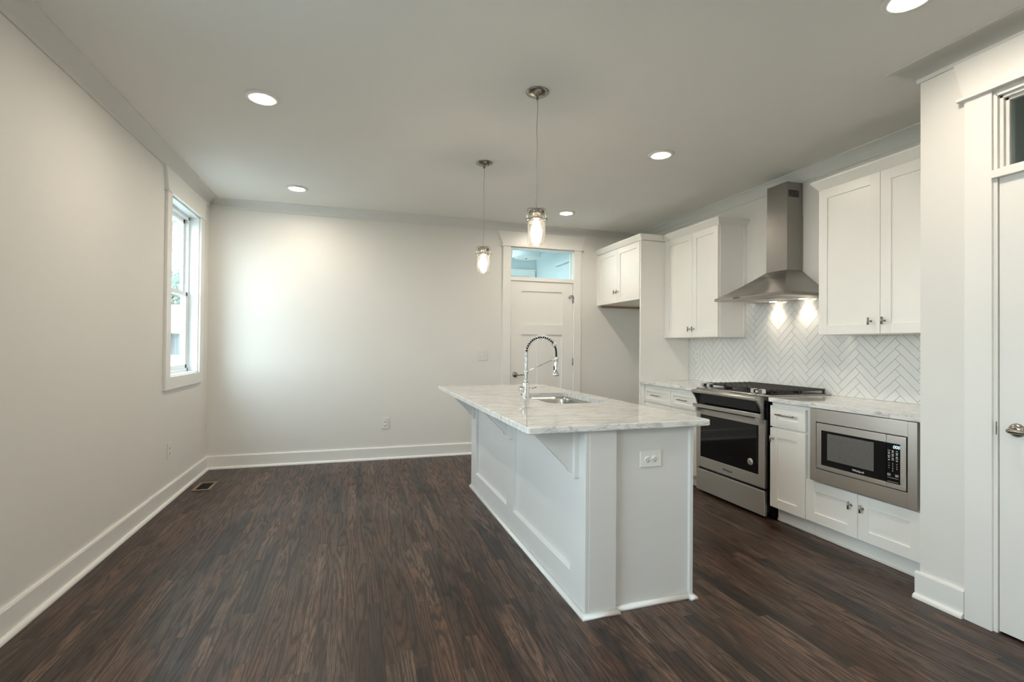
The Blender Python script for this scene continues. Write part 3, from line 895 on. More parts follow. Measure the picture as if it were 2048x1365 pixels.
# ------------------------------------------------------------------ pendants
def pendant(x, y, label):
    zb = 1.860
    t = thing('pendant_light', label, 'pendant light', (x, y, ZC), group='mason jar pendants over the island')
    bm = NB(); lathe(bm, (x, y, ZC), [(0, 0), (.062, 0), (.066, -.004), (.064, -.008), (.045, -.018), (.022, -.024), (.010, -.027), (.0085, -.044), (0, -.046)], 40)
    for sx in (-1, 1): lathe(bm, (x + sx * .034, y - .022, ZC - .020), [(0, -.008), (.0045, -.006), (.0045, .006), (0, .006)], 10)
    G('canopy', bm, 'nickel', t)
    bm = NB(); pts = [(x + .0022 * sin(i * .9), y, ZC - .044 - (ZC - .044 - 2.075) * i / 20) for i in range(21)]
    pts[-1] = (x, y, 2.072); tube(bm, pts, .0020, 6); G('cord', bm, 'plumbcord', t)
    # slotted lid
    bm = NB(); lathe(bm, (x, y, 0), [(0, 2.066), (.030, 2.066), (.040, 2.062), (.0425, 2.056), (.0425, 2.040), (.040, 2.040), (.040, 2.054), (0, 2.060)], 40)
    for k in range(26):
        a = 2 * pi * k / 26
        box_ = bmesh.new(); bmesh.ops.create_cube(box_, size=1); 
        mt = Matrix.Translation((x + .0425 * cos(a), y + .0425 * sin(a), 2.049)) @ Matrix.Rotation(a, 4, 'Z') @ Matrix.Diagonal((.004, .0045, .018, 1))
        merge(bm, box_, mt)
    lid = G('lid', bm, 'nickel', t)
    bm = NB(); lathe(bm, (x, y, 0), [(0, 2.058), (.014, 2.058), (.015, 2.010), (0, 2.010)], 20); G('socket', bm, 'nickel', lid)
    # glass jar
    bm = NB()
    out = [(.0385, 2.046), (.040, 2.038), (.0385, 2.030), (.0385, 2.008), (.044, 2.000), (.050, 1.990), (.052, 1.978), (.052, 1.872), (.050, 1.864), (.044, zb), (0, zb)]
    inn = [(0, zb + .010), (.042, zb + .010), (.0475, 1.880), (.0485, 1.976), (.0465, 1.988), (.041, 1.997), (.0350, 2.006), (.0350, 2.046)]
    lathe(bm, (x, y, 0), out + inn, 48, close=True)
    G('glass_jar', bm, 'jar', t, label='clear glass jar')
    bm = NB(); lathe(bm, (x, y, 0), [(.0440, 2.006), (.0460, 2.006), (.0460, 2.014), (.0400, 2.014), (.0400, 2.006)], 40, close=True)
    band = G('band', bm, 'nickel', t)
    # wire bail in the image plane (roughly along x)
    bm = NB(); ca, sa = cos(-.30), sin(-.30)
    pr_ = [(-.056, 2.010), (-.054, 2.060), (-.050, 2.070), (-.040, 2.074), (.040, 2.074), (.050, 2.070), (.054, 2.060), (.056, 2.010)]
    tube(bm, [(x + a * ca, y + a * sa, z) for a, z in pr_], .0019, 8)
    lathe(bm, (x, y, 2.070), [(0, -.003), (.009, -.003), (.009, .005), (0, .005)], 14)
    for s in (-1, 1):
        tube(bm, [(x + s * .044 * ca, y + s * .044 * sa, 2.010), (x + s * .064 * ca, y + s * .064 * sa, 2.010)], .0045, 10)
    G('wire_bail', bm, 'nickel', band)
    bm = NB(); lathe(bm, (x, y, 0), [(0, 2.012), (.013, 2.010), (.014, 1.998), (.019, 1.984), (.027, 1.964), (.0315, 1.945), (.0315, 1.930), (.027, 1.914), (.016, 1.903), (0, 1.899)], 28)
    G('bulb', bm, 'bulb', t, label='lit frosted bulb')
    return t


pd = pendant(.981, 2.681, 'nearer and larger-looking glass jar pendant on a wire cord')
dup(pd, (.964, 3.862, ZC), 'farther glass jar pendant, left of the back door')

# ------------------------------------------------------------------ island (own frame, turned a little)
IX, IY, IR = 1.0389, 2.1373, 0.0137
IL, IW = 2.285, 0.612
isl = thing('kitchen_island', 'pale grey-white panelled kitchen island base with triangular corbels', 'island', (IX, IY, 0), IR)
CT0, CT1 = .882, .914
bm = NB()
box(bm, .022, IW - .022, .030, IL - .03, .0, CT0 - .24)
box(bm, .022, IW - .022, .030, .76, CT0 - .24, CT0 - .001); box(bm, .022, IW - .022, 1.515, IL - .03, CT0 - .24, CT0 - .001)
box(bm, .022, .135, .76, 1.515, CT0 - .24, CT0 - .001)
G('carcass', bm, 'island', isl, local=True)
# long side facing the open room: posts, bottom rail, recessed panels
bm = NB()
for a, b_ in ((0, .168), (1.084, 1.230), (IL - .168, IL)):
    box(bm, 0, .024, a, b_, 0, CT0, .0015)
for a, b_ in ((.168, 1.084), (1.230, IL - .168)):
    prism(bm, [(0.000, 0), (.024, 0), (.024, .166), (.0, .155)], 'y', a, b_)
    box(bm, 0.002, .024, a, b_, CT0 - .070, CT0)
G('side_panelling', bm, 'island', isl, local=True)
bm = NB()
box(bm, .020, .165, -.001, .030, 0, CT0, .0015)
box(bm, .593, IW, .006, .030, 0, CT0, .001)
box(bm, .165, .593, .024, .031, 0, CT0)
G('end_panel', bm, 'island', isl, local=True)
bm = NB(); box(bm, 0.02, IW, IL - .03, IL, 0, CT0, .001); G('far_end_panel', bm, 'island', isl, local=True)
# shoe moulding
def shoe_run(bm, p0, p1, nv, e0=0.0, e1=0.0):
    p0 = Vector(p0); p1 = Vector(p1); nv = Vector(nv); d = (p1 - p0).normalized()
    pr_ = [(0, 0), (.020, 0), (.019, .009), (.015, .016), (.008, .021), (0, .023)]
    A = [bm.verts.new((p0 + nv * a - d * a * e0)[:2] + (z,)) for a, z in pr_]
    B = [bm.verts.new((p1 + nv * a + d * a * e1)[:2] + (z,)) for a, z in pr_]
    k = len(pr_)
    for i in range(k):
        f = bm.faces.new((A[i], A[(i + 1) % k], B[(i + 1) % k], B[i])); f.smooth = 1 <= i <= 4
    bm.faces.new(A[::-1]); bm.faces.new(B)


bm = NB()
shoe_run(bm, (0, -.001, 0), (0, IL, 0), (-1, 0, 0), 1, 0)
shoe_run(bm, (0, -.001, 0), (.165, -.001, 0), (0, -1, 0), 1, .9)
shoe_run(bm, (.167, .024, 0), (.592, .024, 0), (0, -1, 0), 0, 0)
shoe_run(bm, (.590, .006, 0), (IW, .006, 0), (0, -1, 0), 0, 1)
shoe_run(bm, (IW, .006, 0), (IW, .05, 0), (1, 0, 0), 1, 0)
G('shoe_moulding', bm, 'trim', isl, local=True, label='white quarter round shoe moulding')
# corbels
for yc in (.107, 1.150, 2.190):
    bm = NB()
    hw = .020
    box(bm, -.026, 0.001, yc - .036, yc + .036, .640, CT0, .002)
    pts = [(-.026, CT0), (-.026, .668), (-.034, .664), (-.042, .668), (-.047, .678), (-.052, .690), (-.225, .864), (-.232, .870), (-.232, CT0)]
    prism(bm, pts, 'y', yc - hw, yc + hw)
    G('corbel', bm, 'island', isl, local=True)
# cabinet doors on the working side
def shaker(bm, u0, u1, z0, z1, fr=.060, th=.020, rec=.009):
    """flat frame with recessed panel, face at w=0 looking to -w (x=w, y=u)"""
    box(bm, 0, th, u0, u0 + fr, z0, z1, .0012); box(bm, 0, th, u1 - fr, u1, z0, z1, .0012)
    box(bm, .0003, th, u0 + fr - .001, u1 - fr + .001, z0, z0 + fr, .001); box(bm, .0003, th, u0 + fr - .001, u1 - fr + .001, z1 - fr, z1, .001)
    box(bm, rec, th, u0 + fr - .002, u1 - fr + .002, z0 + fr - .002, z1 - fr + .002)


def tknob_bm(x, y, z, L=.045):
    bm = NB(); tube(bm, [(x, y, z), (x - .026, y, z)], .0035, 8)
    lathe(bm, (x, y, z), [(0, -.003), (.007, -.003), (.007, 0), (0, 0)], 12, 'x')
    tube(bm, [(x - .029, y, z - L / 2), (x - .029, y, z + L / 2)], .0062, 12)
    return bm


def bar_bm(x, y0, y1, z):
    bm = NB(); tube(bm, [(x - .028, y0, z), (x - .028, y1, z)], .0050, 10)
    for y in (y0 + .02, y1 - .02): tube(bm, [(x, y, z), (x - .028, y, z)], .0040, 8)
    return bm


flip = Matrix(((-1, 0, 0, IW + .0), (0, 1, 0, 0), (0, 0, 1, 0), (0, 0, 0, 1)))
for k in range(4):
    bm = NB(); a = .06 + k * .545
    shaker(bm, a, a + .535, .115, CT0 - .02)
    for v in bm.verts: v.co.x = IW + .0 - v.co.x
    dr = G('cabinet_door', bm, 'island', isl, local=True)
    bm = tknob_bm(0, a + (.50 if k % 2 == 0 else .035), .80)
    for v in bm.verts: v.co.x = IW - v.co.x
    G('knob', bm, 'pull', dr, local=True)


def rrect(x0, x1, y0, y1, r, n_=8):
    out = []
    for cx, cy, a0 in ((x1 - r, y1 - r, 0), (x0 + r, y1 - r, 90), (x0 + r, y0 + r, 180), (x1 - r, y0 + r, 270)):
        for i in range(n_ + 1):
            a = radians(a0 + 90 * i / n_); out.append((cx + r * cos(a), cy + r * sin(a)))
    return out


# marble top with the sink cut-out
def slab_with_hole(outer, hole, z0, z1, e=.004):
    bm = NB()
    k = len(hole); assert len(outer) == k
    def ring(pts, z): return [bm.verts.new((p[0], p[1], z)) for p in pts]
    def inset(pts, d):
        cx = sum(p[0] for p in pts) / k; cy = sum(p[1] for p in pts) / k
        return [(p[0] - math.copysign(min(d, abs(p[0] - cx)), p[0] - cx), p[1] - math.copysign(min(d, abs(p[1] - cy)), p[1] - cy)) for p in pts]
    oi = inset(outer, e)
    R = [ring(oi, z1), ring(outer, z1 - e), ring(outer, z0 + e), ring(oi, z0)]
    H = [ring(hole, z1 - .0), ring(hole, z0)]
    for i in range(k):
        j = (i + 1) % k
        for a in range(3): bm.faces.new((R[a][i], R[a][j], R[a + 1][j], R[a + 1][i]))
        bm.faces.new((H[0][i], H[0][j], R[0][j], R[0][i]))
        bm.faces.new((R[3][i], R[3][j], H[1][j], H[1][i]))
        bm.faces.new((H[0][i], H[0][j], H[1][j], H[1][i]))
    return bm


SX0, SX1, SY0, SY1 = .155, .565, .785, 1.490
hole = rrect(SX0, SX1, SY0, SY1, .10)
outer = rrect(-.303, .690, -.031, 2.315, .014)
ct = thing('island_worktop', 'white marble worktop with grey veins on the island', 'worktop', (IX, IY, CT0), IR)
bm = slab_with_hole(outer, hole, CT0, CT1)
for v in bm.verts: v.co.z -= CT0
G('stone_slab', bm, 'marble', ct, local=True)

sk = thing('undermount_sink', 'stainless steel undermount sink bowl set in the island worktop', 'sink', (IX, IY, CT0 - .22), IR)
bm = NB()
zt = CT0 - .0005
lev = [(rrect(SX0 - .012, SX1 + .012, SY0 - .012, SY1 + .012, .108), zt), (rrect(SX0 + .001, SX1 - .001, SY0 + .001, SY1 - .001, .10), zt),
       (rrect(SX0 + .008, SX1 - .008, SY0 + .008, SY1 - .008, .095), zt - .02), (rrect(SX0 + .016, SX1 - .016, SY0 + .016, SY1 - .016, .088), zt - .17),
       (rrect(SX0 + .045, SX1 - .045, SY0 + .045, SY1 - .045, .07), zt - .20), (rrect(SX0 + .17, SX1 - .17, SY0 + .31, SY1 - .31, .03), zt - .205)]
rings = [[bm.verts.new((p[0], p[1], z - (CT0 - .22))) for p in pts] for pts, z in lev]
for a in range(len(rings) - 1):
    for i in range(len(rings[0])):
        j = (i + 1) % len(rings[0]); f = bm.faces.new((rings[a][i], rings[a][j], rings[a + 1][j], rings[a + 1][i])); f.smooth = a > 0
bm.faces.new(rings[-1])
G('bowl', bm, 'sinksteel', sk, local=True)
bm = NB(); lathe(bm, ((SX0 + SX1) / 2, (SY0 + SY1) / 2, .016), [(0, .002), (.030, .002), (.044, .006), (.046, .003), (.046, -.001), (0, -.001)], 28)
G('drain', bm, 'chrome', sk, local=True)

# faucet
FX, FYY = .105, 1.130
fa = thing('spring_faucet', 'tall chrome spring neck kitchen faucet beside the island sink', 'faucet', (IX + FX * cos(IR) - FYY * sin(IR), IY + FX * sin(IR) + FYY * cos(IR), CT1), IR)
bm = NB()
lathe(bm, (0, 0, 0), [(0, 0), (.026, 0), (.026, .006), (.0235, .010), (.0235, .105), (.021, .112), (.016, .114), (0, .114)], 28)
G('body', bm, 'chrome', fa, local=True)
bm = NB()
tube(bm, [(-.020, 0, .066), (-.050, 0, .066)], .019, 18)
for k in range(5): lathe(bm, (-.026 - k * .005, 0, .066), [(.019, -.001), (.0205, 0), (.019, .001)], 16, 'x')
G('valve_hub', bm, 'chrome', fa, local=True)
bm = NB(); tube(bm, [(.022, 0, .071), (.045, 0, .073), (.078, 0, .079)], [.006, .0055, .005], 10); G('lever', bm, 'chrome', fa, local=True)
bm = NB()
tube(bm, [(0, 0, .112), (0, 0, .325)], .0115, 18)
lathe(bm, (0, 0, .120), [(.0115, -.008), (.016, -.006), (.016, .010), (.0115, .012)], 20)
for k in range(58):
    lathe(bm, (0, 0, .135 + k * .0033), [(.0115, -.0011), (.0128, 0), (.0115, .0011)], 14)
G('riser', bm, 'chrome', fa, local=True)
arc = []
cxa, cza, ra = .114, .318, .112
for i in range(41):
    a = pi - pi * i / 40 * .94
    arc.append((cxa + ra * cos(a), 0, cza + ra * sin(a) * .98))
bm = NB()
path = [(0, 0, .30)] + arc + [(.226, 0, .315), (.227, 0, .270), (.226, 0, .235)]
tube(bm, path, .0068, 12); G('hose', bm, 'rubber', fa, local=True, label='dark flexible hose')
bm = NB()
turns = 17; pts = []
tot = 34
for i in range(turns * 14 + 1):
    s = i / (turns * 14); fi = s * tot; i0 = min(int(fi), len(arc) - 2); fr_ = fi - i0
    p = Vector(arc[i0]).lerp(Vector(arc[i0 + 1]), fr_); tg = (Vector(arc[i0 + 1]) - Vector(arc[i0])).normalized()
    u = Vector((0, 1, 0)); w = tg.cross(u); ang = 2 * pi * i / 14
    pts.append(p + (u * cos(ang) + w * sin(ang)) * .0160)
tube(bm, pts, .0022, 6); G('spring', bm, 'chrome', fa, local=True)
bm = NB(); pe = Vector(arc[35]); tg = (Vector(arc[36]) - Vector(arc[34])).normalized()
tube(bm, [pe - tg * .012, pe + tg * .012], .0145, 16); G('spring_collar', bm, 'chrome', fa, local=True)
bm = NB()
lathe(bm, (.226, 0, 0), [(0, .292), (.0135, .290), (.0150, .284), (.0150, .262), (.0130, .258), (.0135, .250), (.0165, .180), (.0185, .176), (.024, .172), (.025, .158), (.020, .155), (0, .155)], 24)
sp_ = G('spray_head', bm, 'chrome', fa, local=True)
bm = NB(); box(bm, .2075, .2135, -.005, .005, .196, .226, .002); G('spray_button', bm, 'rubber', sp_, local=True)
bm = NB(); tube(bm, [(.012, 0, .192), (.211, 0, .274)], .0042, 10)
lathe(bm, (0, 0, .188), [(.0128, -.010), (.0165, -.009), (.0165, .009), (.0128, .010)], 20)
lathe(bm, (.226, 0, .275), [(.0152, -.009), (.018, -.008), (.018, .008), (.0152, .009)], 20)
G('support_arm', bm, 'chrome', fa, local=True)

# ------------------------------------------------------------------ outlets and switches
def plate_bm(w, h, t=.006, bev=.003):
    bm = NB(); box(bm, -w / 2, w / 2, -t, 0, -h / 2, h / 2, bev, 2); return bm


def outlet(name, label, P, duplex=True, switch=0, w=.080, h=.125, turned=False):
    """built facing -y in its own frame; P is the world matrix"""
    t = thing(name, label, 'light switch' if switch else 'outlet', P.translation)
    t.rotation_euler = P.to_euler(); WM[t] = P
    bm = plate_bm(w, h); G('cover_plate', bm, 'white', t, local=True)
    if switch:
        for s in range(switch):
            cx = (s - (switch - 1) / 2) * .046
            bm = NB(); box(bm, cx - .006, cx + .006, -.0072, -.005, -.013, .013); box(bm, cx - .004, cx + .004, -.018, -.006, -.006 if s else -.001, .004 if s else .010, .001)
            G('toggle', bm, 'white', t, local=True)
            for z in (-.030, .030):
                bm = NB(); lathe(bm, (cx, -.006, z), [(0, -.0012), (.003, -.001), (.003, 0), (0, 0)], 10, 'y')
                G('screw', bm, 'nickel', t, local=True)
        return t
    R90 = Matrix.Rotation(pi / 2, 4, 'Y') if turned else Matrix.Identity(4)
    for s in (-1, 1):
        bm = NB(); lathe(bm, (0, -.006, s * .0195), [(0, -.0025), (.015, -.0025), (.0168, -.001), (.0168, 0), (0, 0)], 26, 'y')
        r = G('receptacle', shift(bm, R90), 'white', t, local=True)
        bm = NB()
        box(bm, -.0075, -.0050, -.0092, -.0070, s * .0195 - .001, s * .0195 + .007); box(bm, .0050, .0075, -.0092, -.0070, s * .0195 + .000, s * .0195 + .007)
        lathe(bm, (0, -.0070, s * .0195 - .0085), [(0, -.0022), (.0027, -.0022), (.0027, 0), (0, 0)], 10, 'y')
        G('slots', shift(bm, R90), 'slot', r, local=True)
    bm = NB(); lathe(bm, (0, -.006, 0), [(0, -.0012), (.0028, -.001), (.0028, 0), (0, 0)], 10, 'y'); G('screw', bm, 'white', t, local=True)
    return t


TR = Matrix.Translation
outlet('wall_outlet', 'white duplex outlet low on the far wall', TR((.318, BY, .400)))
outlet('light_switch', 'white double toggle switch plate left of the back door', TR((1.432, BY, 1.166)), switch=2, w=.122, h=.125)
outlet('wall_outlet', 'white outlet low on the left wall below the window', TR((LX, 4.683, .408)) @ Matrix.Rotation(pi / 2, 4, 'Z'))
IM = Matrix.Translation((IX, IY, 0)) @ Matrix.Rotation(IR, 4, 'Z')
outlet('island_outlet', 'sideways duplex outlet on the near end of the island', IM @ TR((.368, .024, .722)), w=.122, h=.080, turned=True)
outlet('backsplash_outlet', 'white outlet on the tiled backsplash left of the hood', TR((RX - .011, 4.555, 1.188)) @ Matrix.Rotation(-pi / 2, 4, 'Z'), w=.075, h=.118)

# floor register
vt = thing('floor_vent', 'brown wooden floor register near the left wall', 'vent', (-1.277, 5.06, 0))
bm = NB()
for a in ((-1.350, -1.325, 4.925, 5.20), (-1.229, -1.204, 4.925, 5.20), (-1.325, -1.229, 4.925, 4.950), (-1.325, -1.229, 5.175, 5.20)): box(bm, *a, 0, .006, .002)
G('frame', bm, 'ventwood', vt)
bm = NB(); box(bm, -1.326, -1.228, 4.949, 5.176, 0.0003, .0012)
G('duct', bm, 'slot', vt)
bm = NB(); box(bm, -1.3255, -1.2285, 5.0605, 5.0645, .001, .0045)
for k in range(15): box(bm, -1.3255, -1.2285, 4.957 + k * .0148, 4.9590 + k * .0148, .001, .0035)
G('louvres', bm, 'slot', vt)

# ------------------------------------------------------------------ cabinets on the right wall
FXB = 2.945            # face of base doors
FXU = 3.228            # face of upper doors
def cab_door(parent, x, y0, y1, z0, z1, knob=None, fr=.062, name='cabinet_door', bar=None):
    bm = NB(); shaker(bm, y0 + .0015, y1 - .0015, z0 + .0015, z1 - .0015, fr)
    for v in bm.verts: v.co.x += x
    d = G(name, bm, 'cab', parent)
    if knob: G('knob', tknob_bm(x, *knob), 'pull', d)
    if bar: G('bar_handle', bar_bm(x, *bar), 'pull', d)
    return d


def cab_crown(parent, x0, y0, y1, zb, zt, left=True, right=True, p=.040, back=RX - .002, notch=None):
    """sloped crown on top of an upper cabinet; sides return to the wall when open"""
    bm = NB()
    ya, yb = y0, y1
    lo = [(x0, ya), (x0, yb)]; 
    oy0 = ya - (p if right else 0); oy1 = yb + (p if left else 0)
    def ringz(pts, z): return [bm.verts.new((a, b_, z)) for a, b_ in pts]
    if notch:
        inn_ = [(back, ya), (notch + .0002, ya), (notch, ya), (x0, ya), (x0, yb), (back, yb)]
        out_ = [(back, ya), (notch + .0002, ya), (notch, oy0), (x0 - p, oy0), (x0 - p, oy1), (back, oy1)]
    else:
        inn_ = [(back, ya), (x0, ya), (x0, yb), (back, yb)]
        out_ = [(back, oy0), (x0 - p, oy0), (x0 - p, oy1), (back, oy1)]
    A = ringz(inn_, zb); Bq = ringz(out_, zt - .012); Cq = ringz(out_, zt)
    k = len(inn_)
    for P_, Q_ in ((A, Bq), (Bq, Cq)):
        for i in range(k):
            bm.faces.new((P_[i], P_[(i + 1) % k], Q_[(i + 1) % k], Q_[i]))
    bm.faces.new(A[::-1]); bm.faces.new(Cq)
    return G('crown', bm, 'cab', parent)


# upper cabinet left of the hood
UZ0, UZ1 = 1.378, 2.432
UB = 1.378
u2 = thing('upper_cabinet', 'tall white two door upper cabinet between the refrigerator panel and the hood', 'cabinet', (RX, 4.28, UB))
bm = NB(); box(bm, FXU + .022, RX - .001, 3.866, 4.700, UB, UZ1 + .01); box(bm, FXU + .0225, FXU + .045, 3.862, 4.700, UB, UZ1 + .01, .001)
box(bm, RX - .035, RX - .001, 3.860, 3.868, UB, UZ1)
G('carcass', bm, 'cab', u2)
bm = NB(); box(bm, FXU + .002, FXU + .03, 4.690, 4.712, UB, UZ1); G('filler_strip', bm, 'cab', u2)
cab_door(u2, FXU, 4.240, 4.690, UZ0, UZ1, (4.300 - .027, 1.462, .048))
cab_door(u2, FXU, 3.866, 4.240, UZ0, UZ1, (4.207, 1.462, .048))
cab_crown(u2, FXU + .006, 3.862, 4.711, UZ1, 2.502, left=False, right=True)

# upper cabinet right of the hood
u3 = thing('upper_cabinet', 'large white upper cabinet between the hood and the pantry corner', 'cabinet', (RX, 2.31, UB))
bm = NB(); box(bm, FXU + .022, RX - .001, PY + .002, 2.800, UB, UZ1 + .012); G('carcass', bm, 'cab', u3)
cab_door(u3, FXU, 2.353, 2.802, UZ0, UZ1, (2.412, 1.462, .048), .066)
cab_door(u3, FXU, 1.905, 2.353, UZ0, UZ1, (2.322, 1.462, .048), .066)
bm = NB(); box(bm, FXU + .003, FXU + .03, PY + .002, 1.903, UB, UZ1); G('filler_strip', bm, 'cab', u3)
cab_crown(u3, FXU + .006, PY + .002, 2.802, UZ1, 2.502, left=True, right=False)

# tall refrigerator side panel
bm = NB(); box(bm, 2.932, RX - .001, 4.714, 4.734, 0, 2.432, .001)
single('refrigerator_side_panel', bm, 'cab', 'tall white side panel closing the empty refrigerator alcove', 'panel', (3.24, 4.724, 0))

# over-refrigerator cabinet
u1 = thing('bridge_cabinet', 'short deep two door cabinet over the empty refrigerator alcove', 'cabinet', (RX, 5.235, 1.795))
bm = NB(); box(bm, 2.952, RX - .001, 4.735, BY - .001, 1.80, 2.442); G('carcass', bm, 'cab', u1)
bm = NB(); box(bm, 2.99, RX - .002, BY - .030, BY - .002, 1.774, 1.7995); G('hanging_rail', bm, 'rawwood', u1, label='bare wood strip under the end beside the wall')
cab_door(u1, 2.930, 5.222, 5.715, 1.797, 2.432, (5.262, 1.925, .045))
cab_door(u1, 2.930, 4.742, 5.222, 1.797, 2.432, (5.190, 1.925, .045))
bm = NB(); box(bm, 2.933, 2.952, 5.716, BY - .001, 1.797, 2.432); G('filler_strip', bm, 'cab', u1)
cab_crown(u1, 2.936, 4.714, BY - .001, 2.443, 2.502, left=False, right=True, p=.034, notch=3.188)

# base cabinets
def toe(parent, y0, y1):
    bm = NB(); box(bm, 3.010, 3.025, y0, y1, 0, .112); box(bm, 3.000, 3.011, y0, y1, 0, .020, .004)
    G('toe_kick', bm, 'cab', parent)


bl = thing('base_cabinet', 'base cabinet with two shallow drawers left of the range', 'cabinet', (3.25, 4.25, 0))
bm = NB(); box(bm, 2.966, RX - .001, 3.785, 4.712, .112, CT0 - .001); box(bm, 2.940, 2.967, 4.650, 4.712, .0, CT0 - .001, .001)
G('carcass', bm, 'cab', bl)
cab_door(bl, FXB, 4.188, 4.645, .700, .855, None, .040, 'drawer', (4.355, 4.500, .780))
cab_door(bl, FXB, 3.795, 4.186, .700, .855, None, .040, 'drawer', (3.918, 4.058, .780))
cab_door(bl, FXB, 4.188, 4.645, .107, .690, (4.22, .62, .045))
cab_door(bl, FXB, 3.795, 4.186, .107, .690, (4.15, .62, .045))
toe(bl, 3.80, 4.712)

br = thing('base_cabinet', 'narrow base cabinet with one drawer right of the range', 'cabinet', (3.25, 2.80, 0))
bm = NB(); box(bm, 2.966, RX - .001, 2.632, 2.958, .112, CT0 - .001); G('carcass', bm, 'cab', br)
cab_door(br, FXB, 2.655, 2.960, .700, .856, None, .060, 'drawer', (2.738, 2.888, .795))
cab_door(br, FXB, 2.655, 2.960, .107, .692, (2.930, .612, .048), .066)
toe(br, 2.632, 2.945)

bw = thing('microwave_cabinet', 'base cabinet housing the microwave above two small doors', 'cabinet', (3.25, 2.24, 0))
bm = NB()
x0, x1 = 2.966, RX - .001
box(bm, x0, x1, 2.600, 2.631, .112, CT0 - .001); box(bm, x0, x1, PY + .002, 1.955, .112, CT0 - .001)
box(bm, x0, x1, 1.955, 2.600, .112, .405); box(bm, x0, x1, 1.955, 2.600, .870, CT0 - .001); box(bm, x1 - .02, x1, 1.955, 2.600, .405, .870)
G('carcass', bm, 'cab', bw)
cab_door(bw, FXB, 2.2825, 2.652, .110, .388, (2.322, .309, .048), .066)
cab_door(bw, FXB, 1.913, 2.2825, .110, .388, (2.247, .309, .048), .066)
bm = NB(); box(bm, 2.947, 2.967, PY + .002, 1.911, .110, CT0 - .001); G('filler_strip', bm, 'cab', bw)
toe(bw, PY + .002, 2.630)

# counters on the wall run
def counter(name, y0, y1, label):
    bm = NB(); box(bm, 2.923, RX - .001, y0, y1, CT0, CT1, .003, 2)
    single(name, bm, 'marble2', label, 'worktop', (3.24, (y0 + y1) / 2, CT0))


counter('wall_worktop', 3.772, 4.713, 'marble worktop section left of the range')
counter('wall_worktop', PY + .001, 2.955, 'marble worktop section above the microwave, right of the range')

# ------------------------------------------------------------------ herringbone backsplash
def clip(poly, y0, y1, z0, z1):
    for ax, lim, sgn in ((0, y0, 1), (0, y1, -1), (1, z0, 1), (1, z1, -1)):
        out = []
        for i in range(len(poly)):
            a, b_ = poly[i], poly[(i + 1) % len(poly)]
            da, db = (a[ax] - lim) * sgn, (b_[ax] - lim) * sgn
            if da >= 0: out.append(a)
            if (da >= 0) != (db >= 0):
                t = da / (da - db); out.append((a[0] + (b_[0] - a[0]) * t, a[1] + (b_[1] - a[1]) * t))
        poly = out
        if len(poly) < 3: return None
    return poly


def area(p): return abs(sum(p[i][0] * p[(i + 1) % len(p)][1] - p[(i + 1) % len(p)][0] * p[i][1] for i in range(len(p)))) / 2


def inset_poly(p, d):
    """shrink a convex polygon"""
    s = sum(p[i][0] * p[(i + 1) % len(p)][1] - p[(i + 1) % len(p)][0] * p[i][1] for i in range(len(p)))
    if s < 0: p = p[::-1]
    out = p
    k = len(p)
    for i in range(k):
        a, b_ = p[i], p[(i + 1) % k]
        ex, ey = b_[0] - a[0], b_[1] - a[1]; L = sqrt(ex * ex + ey * ey)
        if L < 1e-6: continue
        nx, ny = -ey / L, ex / L
        q = []
        for j in range(len(out)):
            c, e = out[j], out[(j + 1) % len(out)]
            dc = (c[0] - a[0]) * nx + (c[1] - a[1]) * ny - d; de = (e[0] - a[0]) * nx + (e[1] - a[1]) * ny - d
            if dc >= 0: q.append(c)
            if (dc >= 0) != (de >= 0):
                t = dc / (dc - de); q.append((c[0] + (e[0] - c[0]) * t, c[1] + (e[1] - c[1]) * t))
        out = q
        if len(out) < 3: return None
    return out


TW, TL, GR = .0505, .2020, .0011
bs = thing('backsplash', 'white herringbone tile backsplash behind the range', 'backsplash', (RX, 3.3, CT1))
regions = [(3.864, 4.713, CT1 + .001, UB - .001), (2.803, 3.858, CT1 + .001, 1.760), (PY + .001, 2.800, CT1 + .001, UB - .001)]
bm = NB()
for y0, y1, z0, z1 in regions: box(bm, RX - .0085, RX - .0002, y0, y1, z0, z1)
G('grout', bm, 'grout', bs)
bm = NB()
c45 = sqrt(.5)
YO, ZO = 3.4815 , .914 + .012
tr = random.Random(4)
def tile_poly(rect):
    out = []
    for a, b_ in rect:
        u, v_ = a, b_
        out.append((YO + (u - v_) * c45, ZO + (u + v_) * c45))
    return out


